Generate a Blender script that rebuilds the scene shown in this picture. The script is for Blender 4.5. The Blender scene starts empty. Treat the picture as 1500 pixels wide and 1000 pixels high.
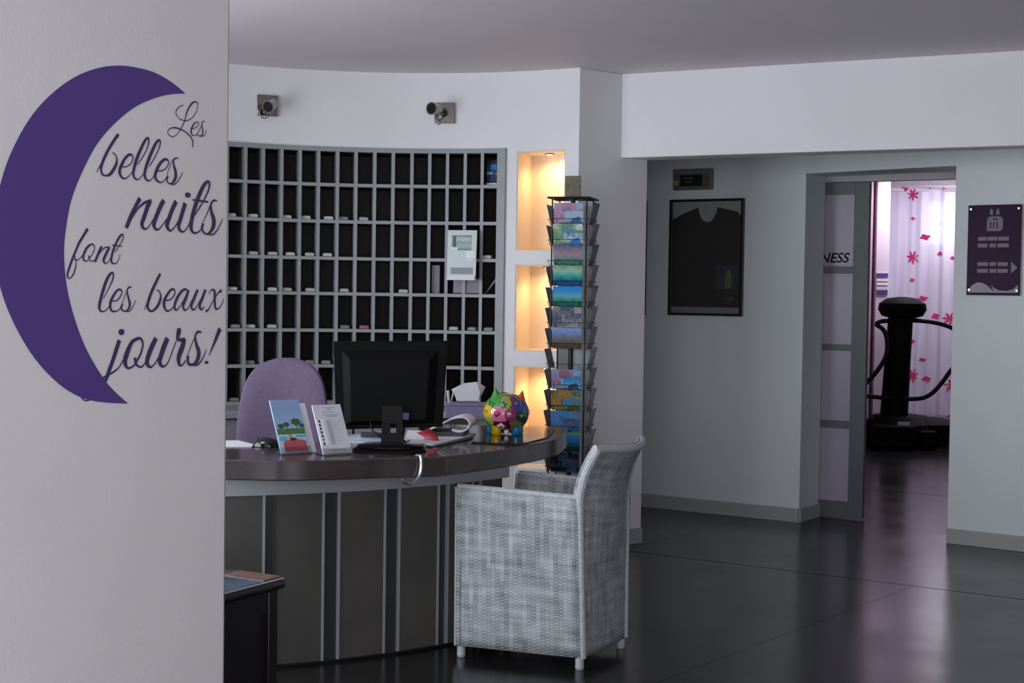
import bpy, math, random
# measured positions in metres (room frame: camera at the origin looking along +y)
K = {"E":[-0.752,3.8,0.0],"letters":{"Les":[[-0.181,1.8837,0.0005,-0.1946,1.8786,0.0011,-0.2056,1.8688,0.0016,-0.2068,1.8584,0.0014,-0.1968,1.8493,0.0011,-0.1819,1.8455,0.001,-0.1669,1.8466,0.0008,-0.1494,1.8555,0.0009,-0.1343,1.8702,0.0011,-0.1286,1.8848,0.0014,-0.1282,1.8944,0.0017,-0.1384,1.8975,0.002,-0.1498,1.8918,0.0026,-0.1622,1.8773,0.0024,-0.1708,1.8608,0.0021,-0.1756,1.8448,0.0017,-0.1867,1.8281,0.0014,-0.1965,1.815,0.0013,-0.2087,1.8044,0.0011,-0.2221,1.8004,0.0013,-0.2343,1.8051,0.0012,-0.2361,1.8117,0.0011,-0.2296,1.8192,0.0013,-0.2162,1.8232,0.0018,-0.199,1.8233,0.0021,-0.1816,1.82,0.0018,-0.164,1.8133,0.0017,-0.1514,1.805,0.002,-0.1449,1.7944,0.0021,-0.1465,1.7812,0.0018],[-0.1516,1.8267,0.0011,-0.139,1.8306,0.0009,-0.1263,1.8381,0.0009,-0.1238,1.8453,0.0011,-0.1315,1.8467,0.0014,-0.1416,1.8408,0.002,-0.1491,1.8304,0.0026,-0.152,1.8214,0.0026,-0.1489,1.8131,0.0021,-0.1413,1.8108,0.0011,-0.1299,1.8159,0.0009,-0.1236,1.8244,0.0006,-0.1135,1.8395,0.0007,-0.1097,1.8486,0.0011],[-0.1007,1.8523,0.0009,-0.1085,1.8505,0.0014,-0.1123,1.8449,0.0014,-0.1109,1.8363,0.002,-0.1082,1.8278,0.0023,-0.1094,1.8189,0.002,-0.1158,1.813,0.0014,-0.1247,1.813,0.0011,-0.1286,1.8169,0.002],[-0.1235,1.8122,0.0011,-0.1106,1.8127,0.0011,-0.1003,1.8181,0.0008,-0.094,1.8293,0.0006]],"belles":[[-0.4042,1.7875,0.0045,-0.4163,1.7741,0.0041,-0.4316,1.7548,0.0041,-0.4468,1.7323,0.0041,-0.4576,1.7105,0.0041,-0.4596,1.6974,0.0035,-0.4552,1.6881,0.0029,-0.4443,1.6854,0.0022,-0.4311,1.69,0.0041,-0.418,1.7041,0.0046,-0.4103,1.7177,0.0039,-0.4093,1.7292,0.0024,-0.4149,1.7385,0.0017,-0.4238,1.7417,0.0015],[-0.4737,1.6915,0.001,-0.4662,1.7033,0.0017,-0.4587,1.7136,0.0017],[-0.3935,1.711,0.0015,-0.3777,1.7123,0.0015,-0.3641,1.7201,0.0015,-0.3563,1.7323,0.0018,-0.3586,1.7412,0.0024,-0.3689,1.7419,0.0034,-0.3824,1.7316,0.0039,-0.3935,1.7159,0.0044,-0.4001,1.7007,0.0046,-0.3967,1.6895,0.0036,-0.3865,1.6829,0.0022,-0.3752,1.6863,0.0015,-0.3639,1.6954,0.0012,-0.3526,1.7095,0.0012],[-0.3412,1.7204,0.0012,-0.3252,1.7384,0.0016,-0.3091,1.7615,0.0018,-0.3027,1.7805,0.0024,-0.3058,1.7885,0.0029,-0.3162,1.7808,0.0039,-0.3277,1.7631,0.0044,-0.3414,1.7386,0.005,-0.3504,1.7163,0.0048,-0.3548,1.6994,0.0041,-0.3513,1.6881,0.0031,-0.3409,1.6839,0.0019,-0.3317,1.6888,0.0012,-0.3202,1.7005,0.0013,-0.311,1.7163,0.0013],[-0.3016,1.7187,0.0012,-0.2853,1.7386,0.0016,-0.27,1.7618,0.0017,-0.263,1.7794,0.0024,-0.2667,1.7874,0.0029,-0.2774,1.7796,0.0042,-0.2902,1.7599,0.0048,-0.3018,1.7388,0.005,-0.3122,1.7162,0.0048,-0.3167,1.6991,0.0045,-0.3119,1.6878,0.0034,-0.3013,1.6841,0.0019,-0.2908,1.6903,0.0013,-0.2826,1.7018,0.0013],[-0.2732,1.711,0.0016,-0.2564,1.7124,0.0016,-0.242,1.7203,0.0016,-0.2336,1.7329,0.0018,-0.2374,1.7411,0.0026,-0.2483,1.741,0.0037,-0.2626,1.7305,0.0042,-0.2732,1.7161,0.0048,-0.2802,1.7003,0.0048,-0.2765,1.6888,0.0037,-0.2633,1.6831,0.0021,-0.2514,1.6865,0.0014,-0.2394,1.6985,0.0013,-0.2347,1.7142,0.0008,-0.2227,1.7373,0.0011,-0.213,1.7467,0.0016],[-0.197,1.7473,0.0011,-0.2069,1.7484,0.0018,-0.2154,1.7414,0.0024,-0.2141,1.7278,0.0037,-0.2077,1.7112,0.005,-0.2101,1.6956,0.0049,-0.2222,1.6836,0.0024,-0.2344,1.6835,0.0018,-0.2393,1.6917,0.0029,-0.2358,1.7013,0.0032],[-0.2271,1.6815,0.0014,-0.2124,1.6821,0.0017,-0.1977,1.6931,0.0013,-0.1867,1.7077,0.0014,-0.183,1.7149,0.0008]],"nuits":[[-0.3311,1.6395,0.0064,-0.3461,1.6184,0.0059,-0.3611,1.5939,0.0064,-0.3771,1.5649,0.0059],[-0.3585,1.5886,0.0016,-0.3385,1.6134,0.0023,-0.3156,1.6294,0.0035,-0.2924,1.6373,0.0029],[-0.295,1.6363,0.0058,-0.3052,1.6209,0.0067,-0.3153,1.5982,0.0064,-0.3241,1.5794,0.0061,-0.3215,1.5694,0.0046,-0.3112,1.5653,0.0026,-0.2996,1.5732,0.0017,-0.2868,1.5887,0.0017],[-0.2491,1.6401,0.0067,-0.2608,1.6235,0.0067,-0.2738,1.6005,0.0067,-0.2828,1.5814,0.0067,-0.2801,1.5695,0.0046,-0.2695,1.5657,0.0026,-0.2577,1.5734,0.0017,-0.2393,1.593,0.0017],[-0.2048,1.6401,0.0067,-0.2168,1.6224,0.0067,-0.2287,1.5992,0.0067,-0.2371,1.58,0.0069,-0.2324,1.5689,0.0044,-0.223,1.5652,0.0025,-0.2096,1.5757,0.0019,-0.1962,1.5915,0.0019],[-0.172,1.6374,0.0072,-0.18,1.6189,0.0067,-0.188,1.5995,0.0067,-0.1955,1.5801,0.0064,-0.1918,1.5689,0.0044,-0.1795,1.5642,0.0025,-0.1658,1.5739,0.0019,-0.1521,1.5918,0.0019],[-0.1631,1.6647,0.0058,-0.1631,1.6609,0.0104,-0.163,1.6561,0.0096,-0.163,1.6519,0.0063],[-0.1383,1.6079,0.0016,-0.1216,1.6261,0.0022,-0.1021,1.6505,0.0025,-0.0866,1.6748,0.0028,-0.0819,1.6926,0.0038,-0.0897,1.6978,0.0041,-0.1053,1.685,0.006,-0.122,1.6588,0.0069,-0.1358,1.631,0.0072,-0.1466,1.6017,0.0067,-0.1506,1.5785,0.0066,-0.1448,1.5663,0.0041,-0.1336,1.563,0.0025,-0.1182,1.5694,0.0019,-0.1042,1.5846,0.0016],[-0.1457,1.6477,0.0023,-0.1247,1.6467,0.0028,-0.0863,1.6457,0.0025],[-0.1071,1.5902,0.0013,-0.0931,1.6123,0.0016,-0.079,1.6364,0.0019],[-0.0531,1.6497,0.002,-0.0647,1.6513,0.0028,-0.0761,1.6405,0.0035,-0.0745,1.6211,0.0053,-0.0656,1.6021,0.0072,-0.0668,1.5825,0.0069,-0.0825,1.5652,0.0035,-0.0982,1.5635,0.0025,-0.1097,1.5746,0.0041,-0.1056,1.5893,0.0044],[-0.0896,1.562,0.0016,-0.0666,1.563,0.0022,-0.0493,1.5774,0.0019,-0.0349,1.5978,0.0017,-0.0306,1.6059,0.001]],"font":[[-0.5009,1.5571,0.0042,-0.5151,1.5393,0.0036,-0.5283,1.5216,0.0037,-0.5376,1.5042,0.0033,-0.5469,1.4868,0.0033,-0.5561,1.4667,0.0033,-0.5625,1.4496,0.0028,-0.5606,1.4418,0.002,-0.5541,1.4405,0.0015,-0.5448,1.4499,0.002,-0.5383,1.4643,0.002,-0.5365,1.4786,0.0015,-0.5403,1.4913,0.0014,-0.545,1.4954,0.0018],[-0.5431,1.4855,0.0012,-0.5356,1.4822,0.0013,-0.5243,1.4875,0.0011,-0.5148,1.4963,0.0008],[-0.492,1.5208,0.0024,-0.5035,1.5125,0.0033,-0.5129,1.4978,0.0034,-0.5138,1.4863,0.0028,-0.5062,1.4808,0.0015,-0.4957,1.4869,0.0011,-0.4842,1.5016,0.0015,-0.4794,1.5133,0.0016,-0.4843,1.5211,0.002,-0.492,1.5215,0.002],[-0.4967,1.4947,0.0028,-0.4956,1.4854,0.0016,-0.4879,1.4813,0.0013,-0.4783,1.4845,0.0011],[-0.457,1.5178,0.0034,-0.4667,1.5022,0.0037,-0.4782,1.4801,0.0034],[-0.4647,1.4993,0.001,-0.4531,1.5114,0.0015,-0.4413,1.5161,0.0017,-0.4314,1.5165,0.0017],[-0.4324,1.5165,0.0035,-0.4432,1.5,0.0039,-0.4509,1.4852,0.0037,-0.445,1.4773,0.0017,-0.4351,1.4827,0.0011,-0.4272,1.4932,0.0011],[-0.4154,1.5053,0.001,-0.4034,1.5175,0.0011,-0.3914,1.5327,0.0015,-0.3874,1.5432,0.0017,-0.3905,1.549,0.0022,-0.3996,1.5427,0.0033,-0.4115,1.526,0.0033,-0.4214,1.5066,0.0035,-0.4262,1.4888,0.0033,-0.4242,1.4801,0.0026,-0.4151,1.4774,0.0015,-0.4051,1.4835,0.0013,-0.3972,1.5,0.0009],[-0.4235,1.5219,0.0015,-0.4074,1.521,0.0015,-0.3913,1.5201,0.0013]],"les":[[-0.4502,1.3947,0.0013,-0.4343,1.4165,0.0016,-0.4212,1.4384,0.0023,-0.4183,1.4526,0.0026,-0.4242,1.4557,0.0029,-0.4359,1.4447,0.0042,-0.4475,1.4228,0.0048,-0.4575,1.3968,0.0048,-0.4632,1.3752,0.0045,-0.4587,1.3644,0.0026,-0.4456,1.3644,0.0016,-0.431,1.3752,0.0013],[-0.4208,1.3883,0.0016,-0.4045,1.3905,0.0018,-0.3911,1.4059,0.0019,-0.3927,1.4147,0.0025,-0.4046,1.4146,0.0029,-0.4194,1.3992,0.0039,-0.4281,1.3818,0.0042,-0.4251,1.3665,0.0029,-0.4117,1.3632,0.0019,-0.3983,1.3686,0.0013,-0.3864,1.3884,0.001,-0.3745,1.4127,0.0013],[-0.3579,1.4217,0.0014,-0.367,1.4216,0.0023,-0.373,1.4127,0.0023,-0.3683,1.3951,0.0032,-0.3636,1.3796,0.0039,-0.3711,1.3664,0.0026,-0.3832,1.3642,0.0019,-0.3923,1.3708,0.0029,-0.3879,1.3818,0.0026],[-0.3802,1.3631,0.0013,-0.365,1.3641,0.0016,-0.3529,1.3752,0.0013,-0.3438,1.3907,0.001]],"beaux":[[-0.2596,1.4568,0.0039,-0.2754,1.4339,0.0046,-0.291,1.4089,0.0046,-0.3018,1.3842,0.0046,-0.3017,1.3707,0.0039,-0.289,1.3635,0.0028,-0.2716,1.3729,0.0042,-0.2606,1.3888,0.0042,-0.2575,1.4024,0.0028,-0.264,1.4137,0.0018,-0.272,1.4154,0.0014],[-0.3142,1.3673,0.0011,-0.3065,1.3819,0.0014,-0.2988,1.3954,0.0014],[-0.2413,1.39,0.0018,-0.2234,1.3923,0.0018,-0.2088,1.405,0.0021,-0.2089,1.4165,0.0025,-0.2204,1.4175,0.0032,-0.2365,1.4025,0.0042,-0.2461,1.3843,0.005,-0.2411,1.3683,0.0034,-0.2297,1.3637,0.0023,-0.2134,1.3728,0.0014,-0.2037,1.3866,0.0015],[-0.159,1.4134,0.0027,-0.1708,1.4191,0.0031,-0.1874,1.4097,0.0042,-0.2021,1.3912,0.005,-0.2085,1.3751,0.0042,-0.2018,1.3659,0.0025,-0.187,1.3774,0.0014,-0.1706,1.3983,0.0015,-0.1607,1.4123,0.0019],[-0.1573,1.4169,0.0039,-0.1672,1.396,0.005,-0.1771,1.3774,0.0046,-0.1702,1.3654,0.0025,-0.1569,1.3728,0.0015,-0.1469,1.3891,0.0015],[-0.1234,1.4184,0.0042,-0.1368,1.3961,0.005,-0.1468,1.3774,0.0046,-0.1399,1.3662,0.0027,-0.1264,1.3751,0.0015,-0.1145,1.3915,0.0015],[-0.0941,1.4187,0.0042,-0.106,1.3963,0.005,-0.1161,1.3774,0.0046,-0.1091,1.3669,0.0027,-0.0988,1.3751,0.0015],[-0.0935,1.3633,0.0042,-0.0831,1.3668,0.0023,-0.0676,1.3869,0.0016,-0.0466,1.4085,0.0019,-0.0325,1.4177,0.0053],[-0.0818,1.4082,0.0011,-0.0697,1.419,0.0023,-0.0591,1.4131,0.0045,-0.0588,1.3893,0.0046,-0.055,1.3703,0.0034,-0.0426,1.3703,0.0019,-0.0285,1.3846,0.0015,-0.0233,1.3966,0.0012]],"jours":[[-0.391,1.3207,0.0053,-0.391,1.3159,0.0096,-0.3909,1.311,0.0096,-0.3909,1.3062,0.0053],[-0.3974,1.2942,0.0064,-0.4071,1.2728,0.0064,-0.4184,1.2466,0.006,-0.4312,1.2206,0.006,-0.4424,1.1972,0.005],[-0.4505,1.2059,0.0021,-0.4376,1.2101,0.0025,-0.4149,1.2188,0.0025,-0.3986,1.229,0.0019,-0.3855,1.2455,0.0019],[-0.3355,1.2966,0.0039,-0.3557,1.2885,0.0053,-0.3723,1.2621,0.0077,-0.3788,1.2404,0.007,-0.3686,1.2255,0.0032,-0.3485,1.2321,0.0027,-0.3283,1.2559,0.0031,-0.3189,1.2803,0.0032,-0.3252,1.2952,0.0035,-0.3389,1.2974,0.0039],[-0.3453,1.2503,0.005,-0.3417,1.2343,0.0035,-0.3246,1.2263,0.0025,-0.311,1.2356,0.0019,-0.3007,1.2477,0.0018],[-0.2733,1.2966,0.007,-0.2871,1.277,0.0077,-0.2991,1.2551,0.0077,-0.3041,1.2354,0.0066,-0.2919,1.225,0.0031,-0.2762,1.2344,0.0019,-0.2589,1.2563,0.0021],[-0.2326,1.2958,0.0076,-0.2449,1.276,0.0084,-0.2553,1.2537,0.0077,-0.2604,1.2364,0.0066,-0.2479,1.2247,0.0031,-0.2302,1.2354,0.0019,-0.2125,1.2676,0.0019,-0.2019,1.2876,0.0017],[-0.1913,1.3204,0.0063,-0.193,1.3103,0.008,-0.1965,1.2977,0.0058,-0.2,1.2889,0.0023],[-0.2001,1.2914,0.0034,-0.1836,1.2898,0.005,-0.1726,1.2896,0.0058,-0.1798,1.2719,0.0084,-0.1923,1.2468,0.0077,-0.1903,1.2289,0.005,-0.1793,1.226,0.0023,-0.1666,1.2383,0.0021],[-0.1093,1.3077,0.0025,-0.1225,1.3097,0.0035,-0.1318,1.299,0.0035,-0.1278,1.2783,0.005,-0.1182,1.2574,0.0071,-0.1236,1.2369,0.0063,-0.1404,1.2258,0.0034,-0.1572,1.2303,0.0043,-0.1593,1.2496,0.005],[-0.1611,1.2484,0.0012,-0.1465,1.2762,0.0015,-0.1318,1.299,0.0015],[-0.146,1.2248,0.0017,-0.1235,1.2252,0.0025,-0.1047,1.2388,0.0021,-0.0897,1.2644,0.0013]],"exclamation":[[-0.0361,1.317,0.0077,-0.0552,1.2845,0.005,-0.078,1.2471,0.0013],[-0.0875,1.2336,0.0042,-0.0874,1.2299,0.0076,-0.0874,1.2258,0.005]]},"loop":[-0.5196,1.1643,0.0016,-0.5118,1.1568,0.0016,-0.5009,1.1539,0.0018,-0.4915,1.1557,0.0018],"moon_o":[[-0.1726,1.914],[-0.2247,1.9362],[-0.2849,1.9515],[-0.3432,1.9548],[-0.3998,1.9516],[-0.4657,1.9372],[-0.5397,1.9062],[-0.6108,1.8579],[-0.6697,1.8003],[-0.7174,1.7303],[-0.7508,1.6572],[-0.7691,1.5742],[-0.7706,1.4924],[-0.7537,1.4138],[-0.7157,1.3355],[-0.6574,1.2579],[-0.587,1.1975],[-0.5182,1.1622],[-0.4492,1.147],[-0.3663,1.1388]],"moon_i":[[-0.1726,1.914],[-0.2244,1.9056],[-0.2843,1.888],[-0.3539,1.8562],[-0.421,1.8077],[-0.4752,1.7538],[-0.5215,1.6828],[-0.5524,1.6175],[-0.5685,1.546],[-0.5723,1.491],[-0.5637,1.4204],[-0.5404,1.3494],[-0.5041,1.277],[-0.454,1.2107],[-0.4162,1.1746],[-0.3663,1.1388]],"chair":{"NB":[0.282,5.376,0.0],"NF":[-0.203,5.551,0.0],"FB":[0.479,5.744,0.0],"FF":[-0.006,5.919,0.0],"NFt":[-0.206,5.523,0.67],"FFt":[0.045,5.974,0.67],"NBt":[0.259,5.344,0.66],"NBb":[0.281,5.376,0.047],"NFb":[-0.212,5.556,0.036],"FBb":[0.486,5.74,0.045],"NBtop":[0.327,5.34,0.844],"FBtop":[0.539,5.757,0.843],"FBt2":[0.479,5.783,0.62],"FBarm":[0.472,5.781,0.556]},"slab":[[-1.027,5.211,0.8],[-0.814,5.206,0.8],[-0.622,5.262,0.8],[-0.477,5.325,0.8],[-0.35,5.364,0.8],[-0.24,5.423,0.8],[-0.116,5.581,0.8],[0.034,5.802,0.8],[0.19,6.125,0.8],[0.249,6.437,0.8]],"div":[122.96,119.74,116.53,113.46,110.27,107.1,103.92,100.63,97.45,94.21,91.01,87.74,84.64,81.51,78.36,75.31,72.36],"stile":[72.36,71.12],"nichea":[69.13,60.08],"corner":57.59,"shelfz":[2.217,2.02,1.813,1.605,1.405,1.197,0.995,0.788],"fobs":[[118.75,1.816],[114.96,1.82],[109.19,1.826],[105.9,1.822],[102.02,1.822],[99.55,1.824],[96.14,1.826],[114.91,1.623],[111.6,1.625],[108.54,1.624],[105.25,1.623],[102.19,1.625],[74.5,1.626],[118.41,1.423],[111.55,1.427],[109.07,1.428],[105.07,1.43],[99.31,1.429],[89.13,1.426],[117.88,1.223],[115.27,1.223],[111.61,1.231],[95.82,1.225],[99.12,1.22],[80.31,1.26],[77.01,1.219],[74.07,1.221],[115.33,1.029],[111.43,1.024],[108.36,1.024],[105.06,1.024],[102.23,1.021],[118.01,0.828]],"lamps":[[112.89,2.445],[82.12,2.434]],"arc_pts":[[-1.57,7.936,2.658],[0.333,7.893,2.663]],"bw":[[0.869,9.637,0.0],[1.832,9.033,0.0],[2.563,8.349,0.0],[2.922,8.09,0.0],[2.004,9.271,-0.0],[2.252,9.127,0.0]],"shirt":[[1.049,9.524,2.055],[1.492,9.246,2.039],[1.494,9.245,1.284],[1.045,9.527,1.295]],"shirt_photo":[[1.327,9.35,1.6],[1.46,9.266,1.6],[1.459,9.267,1.455],[1.33,9.348,1.453]],"exit":[[1.067,9.513,2.252],[1.299,9.367,2.248],[1.301,9.366,2.119],[1.069,9.512,2.117]],"frame2":[[0.895,9.621,2.05],[0.899,9.618,1.291]],"plaque":[[2.632,8.299,1.967],[2.877,8.122,1.968],[2.882,8.119,1.451],[2.63,8.3,1.451]],"machine":{"head":[3.787,14.0,1.343],"top":[3.794,14.0,1.31],"bot":[3.745,14.0,0.287],"upper":[[3.896,14.0,1.218],[4.063,14.0,1.207],[4.197,14.0,1.182],[4.305,14.0,1.144],[4.399,14.0,1.099]],"left":[[3.657,13.9,1.209],[3.571,13.9,1.202],[3.532,13.9,1.174],[3.599,13.9,1.123],[3.635,13.9,1.03],[3.632,13.9,0.878],[3.549,13.9,0.724],[3.439,13.9,0.596]],"low":[[3.402,13.9,0.489],[3.588,13.9,0.466],[3.92,13.9,0.457],[4.065,13.9,0.499],[4.181,13.9,0.621],[4.277,13.9,0.755]],"base":[[3.43,14.0,0.315],[4.193,14.0,0.267],[4.198,14.0,0.079],[3.437,14.0,0.001]]},"flowers":[[4.323,15.6,2.557,20,1],[4.34,15.6,1.877,22,1],[4.371,15.6,0.593,22,1],[4.805,15.6,0.487,24,1],[4.764,15.6,1.216,20,1],[4.233,15.6,2.615,9,0],[4.475,15.6,2.101,12,0],[4.469,15.6,1.434,11,0],[4.636,15.6,1.919,10,0],[4.33,15.6,2.299,7,0],[4.338,15.6,1.633,8,0],[4.67,15.6,2.622,9,0],[4.6,15.6,1.243,12,0],[4.478,15.6,0.765,8,0],[4.426,15.6,0.146,8,0],[4.521,15.6,0.558,12,0],[4.362,15.6,0.965,8,0],[4.778,15.6,1.876,8,0],[4.791,15.6,0.151,9,0]],"pillar":[[3.218,13.0,1.653],[3.286,13.0,1.654],[3.404,13.0,1.656],[4.11,15.2,1.698],[4.856,15.8,2.392],[4.655,15.8,2.014],[3.337,12.98,1.636],[3.341,12.98,1.488]],"D":{"mon":[[-0.718,5.75,1.218],[-0.258,5.75,1.227],[-0.275,5.75,0.881],[-0.703,5.75,0.863]],"monst":[[-0.472,5.7,0.951],[-0.471,5.706,0.8]],"A":[[-0.932,5.52,0.995],[-0.835,5.58,1.008],[-0.762,5.45,0.8],[-0.862,5.38,0.785]],"A2":[[-0.852,5.6,0.999],[-0.814,5.62,1.003],[-0.748,5.5,0.81],[-0.791,5.47,0.8]],"B":[[-0.768,5.52,0.979],[-0.665,5.58,0.995],[-0.603,5.45,0.797],[-0.703,5.38,0.79]],"paper1":[[-1.169,5.871,0.8],[-1.117,5.879,0.8],[-1.027,5.705,0.8],[-1.123,5.641,0.8]],"mouse":[[-1.022,5.758,0.8],[-0.926,5.643,0.8]],"papers":[[-0.671,5.861,0.8],[-0.591,6.097,0.8],[-0.428,6.063,0.8],[-0.418,5.844,0.8],[-0.645,5.682,0.8]],"papersR":[[-0.409,5.792,0.8],[-0.316,5.727,0.8],[-0.164,6.16,0.8],[-0.182,6.34,0.8],[-0.329,6.38,0.8],[-0.431,6.18,0.8]],"mat":[[-0.163,5.907,0.8],[0.04,5.829,0.8],[0.168,6.18,0.8],[0.084,6.508,0.8],[-0.144,6.284,0.8]],"pig":[[-0.021,6.241,0.8]],"keyb":[[-0.644,5.558,0.8],[-0.381,5.405,0.8],[-0.349,5.723,0.8],[-0.632,5.813,0.8]],"hook":[[-0.342,5.365,0.8]],"red":[[-0.418,6.123,0.8],[-0.383,6.371,0.8],[-0.302,6.14,0.8],[-0.299,5.807,0.8]],"roll":[[-0.329,6.38,0.8],[-0.19,6.632,0.8]],"roll3":[[-0.291,6.1,0.839],[-0.223,6.1,0.913],[-0.176,6.1,0.888],[-0.213,6.1,0.835]],"chairback":[[-1.254,6.6,0.724],[-1.225,6.6,0.993],[-1.131,6.6,1.095],[-1.037,6.6,1.109],[-0.942,6.6,1.098],[-0.863,6.6,0.998],[-0.845,6.6,0.841]],"lav":[[-0.326,7.314,0.78],[-0.137,7.306,0.78],[-0.335,7.5,0.843],[-0.142,7.5,0.845]],"fan":[[-0.287,7.55,0.84],[-0.172,7.55,0.841],[-0.165,7.55,0.888],[-0.137,7.55,0.914],[-0.188,7.55,0.942],[-0.249,7.55,0.934],[-0.317,7.55,0.897]],"card":[[0.289,7.2,1.998],[0.29,7.2,1.896],[0.144,7.2,1.873],[0.441,7.2,1.878],[0.161,7.2,1.867],[0.34,7.2,1.76]],"table":[[-0.869,4.383,0.5],[-0.71,4.576,0.5],[-0.757,4.651,0.5],[-0.92,4.639,0.5]],"tleg":[-0.775,4.5,0.395],"low":[[0.014,7.584,0.5],[0.155,7.602,0.5],[-0.035,7.826,0.5],[0.162,7.981,0.5]]}}

from mathutils import Vector, Matrix, noise as mnoise
D2R = math.pi/180

# ------------------------------------------------------------ camera
sc = bpy.context.scene
cd = bpy.data.cameras.new('camera'); cam = bpy.data.objects.new('camera', cd)
sc.collection.objects.link(cam); sc.camera = cam
cd.sensor_width = 36; cd.lens = 50.4; cd.clip_start = .05; cd.clip_end = 200
_t, _r = math.radians(1.91), math.radians(.85)
_f = Vector((0, math.cos(_t), -math.sin(_t))); _u0 = Vector((0, math.sin(_t), math.cos(_t))); _r0 = Vector((1, 0, 0))
_up = _u0*math.cos(_r) - _r0*math.sin(_r); _rt = _r0*math.cos(_r) + _u0*math.sin(_r)
cam.matrix_world = Matrix(((_rt.x, _up.x, -_f.x, 0), (_rt.y, _up.y, -_f.y, 0), (_rt.z, _up.z, -_f.z, 1.42), (0, 0, 0, 1)))

# ------------------------------------------------------------ world, lights, exposure
w = bpy.data.worlds.new('daylight'); sc.world = w; w.use_nodes = True
w.node_tree.nodes['Background'].inputs[0].default_value = (.72, .82, 1, 1)
w.node_tree.nodes['Background'].inputs[1].default_value = 1.6
sc.view_settings.view_transform = 'Standard'; sc.view_settings.look = 'None'
sc.view_settings.exposure = 0; sc.view_settings.gamma = 1
sc.view_settings.use_curve_mapping = False

def area(name, loc, aim, sx, sy, power, col):
    l = bpy.data.lights.new(name, 'AREA'); l.shape = 'RECTANGLE'; l.size = sx; l.size_y = sy
    l.energy = power; l.color = col
    o = bpy.data.objects.new(name, l); sc.collection.objects.link(o); o.location = loc
    o.rotation_euler = (Vector(aim)-Vector(loc)).to_track_quat('-Z', 'Y').to_euler(); return o
# daylight entering the big window bays behind the camera and the small window of the fitness room
area('daylight_lobby', (-.7, -1.2, 1.45), (-1.2, 3, 1.2), 4.2, 2.1, 122, (.97, .965, 1))
area('daylight_reception', (-2.85, 4.7, 1.42), (0, 5.2, 1.5), 2.4, 1.8, 92, (.87, .945, 1))
area('daylight_fitness', (5.6, 16.35, 2.2), (4.0, 13, .6), 2.2, .8, 60, (1, .97, 1))
area('fitness_fill_light', (4.4, 14.3, 2.62), (4.6, 15.2, 0), 1.2, .3, 30, (.97, .90, 1))  # added unseen fill light that brightens the curtain
area('fitness_fill_light', (4.0, 11.6, 2.62), (4.0, 12.2, 0), 1.2, .3, 11, (.97, .90, 1))  # second added fill, unseen, to brighten the pillar side of the room
def spot(name, loc, aim, power, ang, col, r=.02):
    l = bpy.data.lights.new(name, 'SPOT'); l.energy = power; l.spot_size = ang; l.spot_blend = .8; l.color = col; l.shadow_soft_size = r
    o = bpy.data.objects.new(name, l); sc.collection.objects.link(o); o.location = loc
    o.rotation_euler = (Vector(aim)-Vector(loc)).to_track_quat('-Z', 'Y').to_euler(); return o

# ------------------------------------------------------------ materials
def mat(name, col, rough=.5, metal=0., spec=.5, nz=0., nscale=30., bump=0., bscale=200., emit=None, alpha=None, trans=0., coat=0.):
    m = bpy.data.materials.new(name); m.use_nodes = True; nt = m.node_tree; b = nt.nodes['Principled BSDF']
    b.inputs['Base Color'].default_value = (*col, 1); b.inputs['Roughness'].default_value = rough
    b.inputs['Metallic'].default_value = metal; b.inputs['Specular IOR Level'].default_value = spec
    b.inputs['Transmission Weight'].default_value = trans; b.inputs['Coat Weight'].default_value = coat
    if emit: b.inputs['Emission Color'].default_value = (*emit[:3], 1); b.inputs['Emission Strength'].default_value = emit[3]
    tc = nt.nodes.new('ShaderNodeTexCoord')
    if nz:
        n = nt.nodes.new('ShaderNodeTexNoise'); n.inputs['Scale'].default_value = nscale; n.inputs['Detail'].default_value = 4
        r = nt.nodes.new('ShaderNodeValToRGB'); r.color_ramp.elements[0].position = .3; r.color_ramp.elements[1].position = .7
        r.color_ramp.elements[0].color = (*[c*(1-nz) for c in col], 1); r.color_ramp.elements[1].color = (*[min(1, c*(1+nz)) for c in col], 1)
        nt.links.new(tc.outputs['Object'], n.inputs['Vector']); nt.links.new(n.outputs['Fac'], r.inputs[0]); nt.links.new(r.outputs[0], b.inputs['Base Color'])
    if bump:
        n = nt.nodes.new('ShaderNodeTexNoise'); n.inputs['Scale'].default_value = bscale; n.inputs['Detail'].default_value = 3
        bp = nt.nodes.new('ShaderNodeBump'); bp.inputs['Strength'].default_value = bump; bp.inputs['Distance'].default_value = .004
        nt.links.new(tc.outputs['Object'], n.inputs['Vector']); nt.links.new(n.outputs['Fac'], bp.inputs['Height']); nt.links.new(bp.outputs[0], b.inputs['Normal'])
    return m
def rgb(h):  # sRGB hex -> linear
    h = h.lstrip('#'); v = [int(h[i:i+2], 16)/255 for i in (0, 2, 4)]
    return tuple(c/12.92 if c <= .04045 else ((c+.055)/1.055)**2.4 for c in v)

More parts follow.
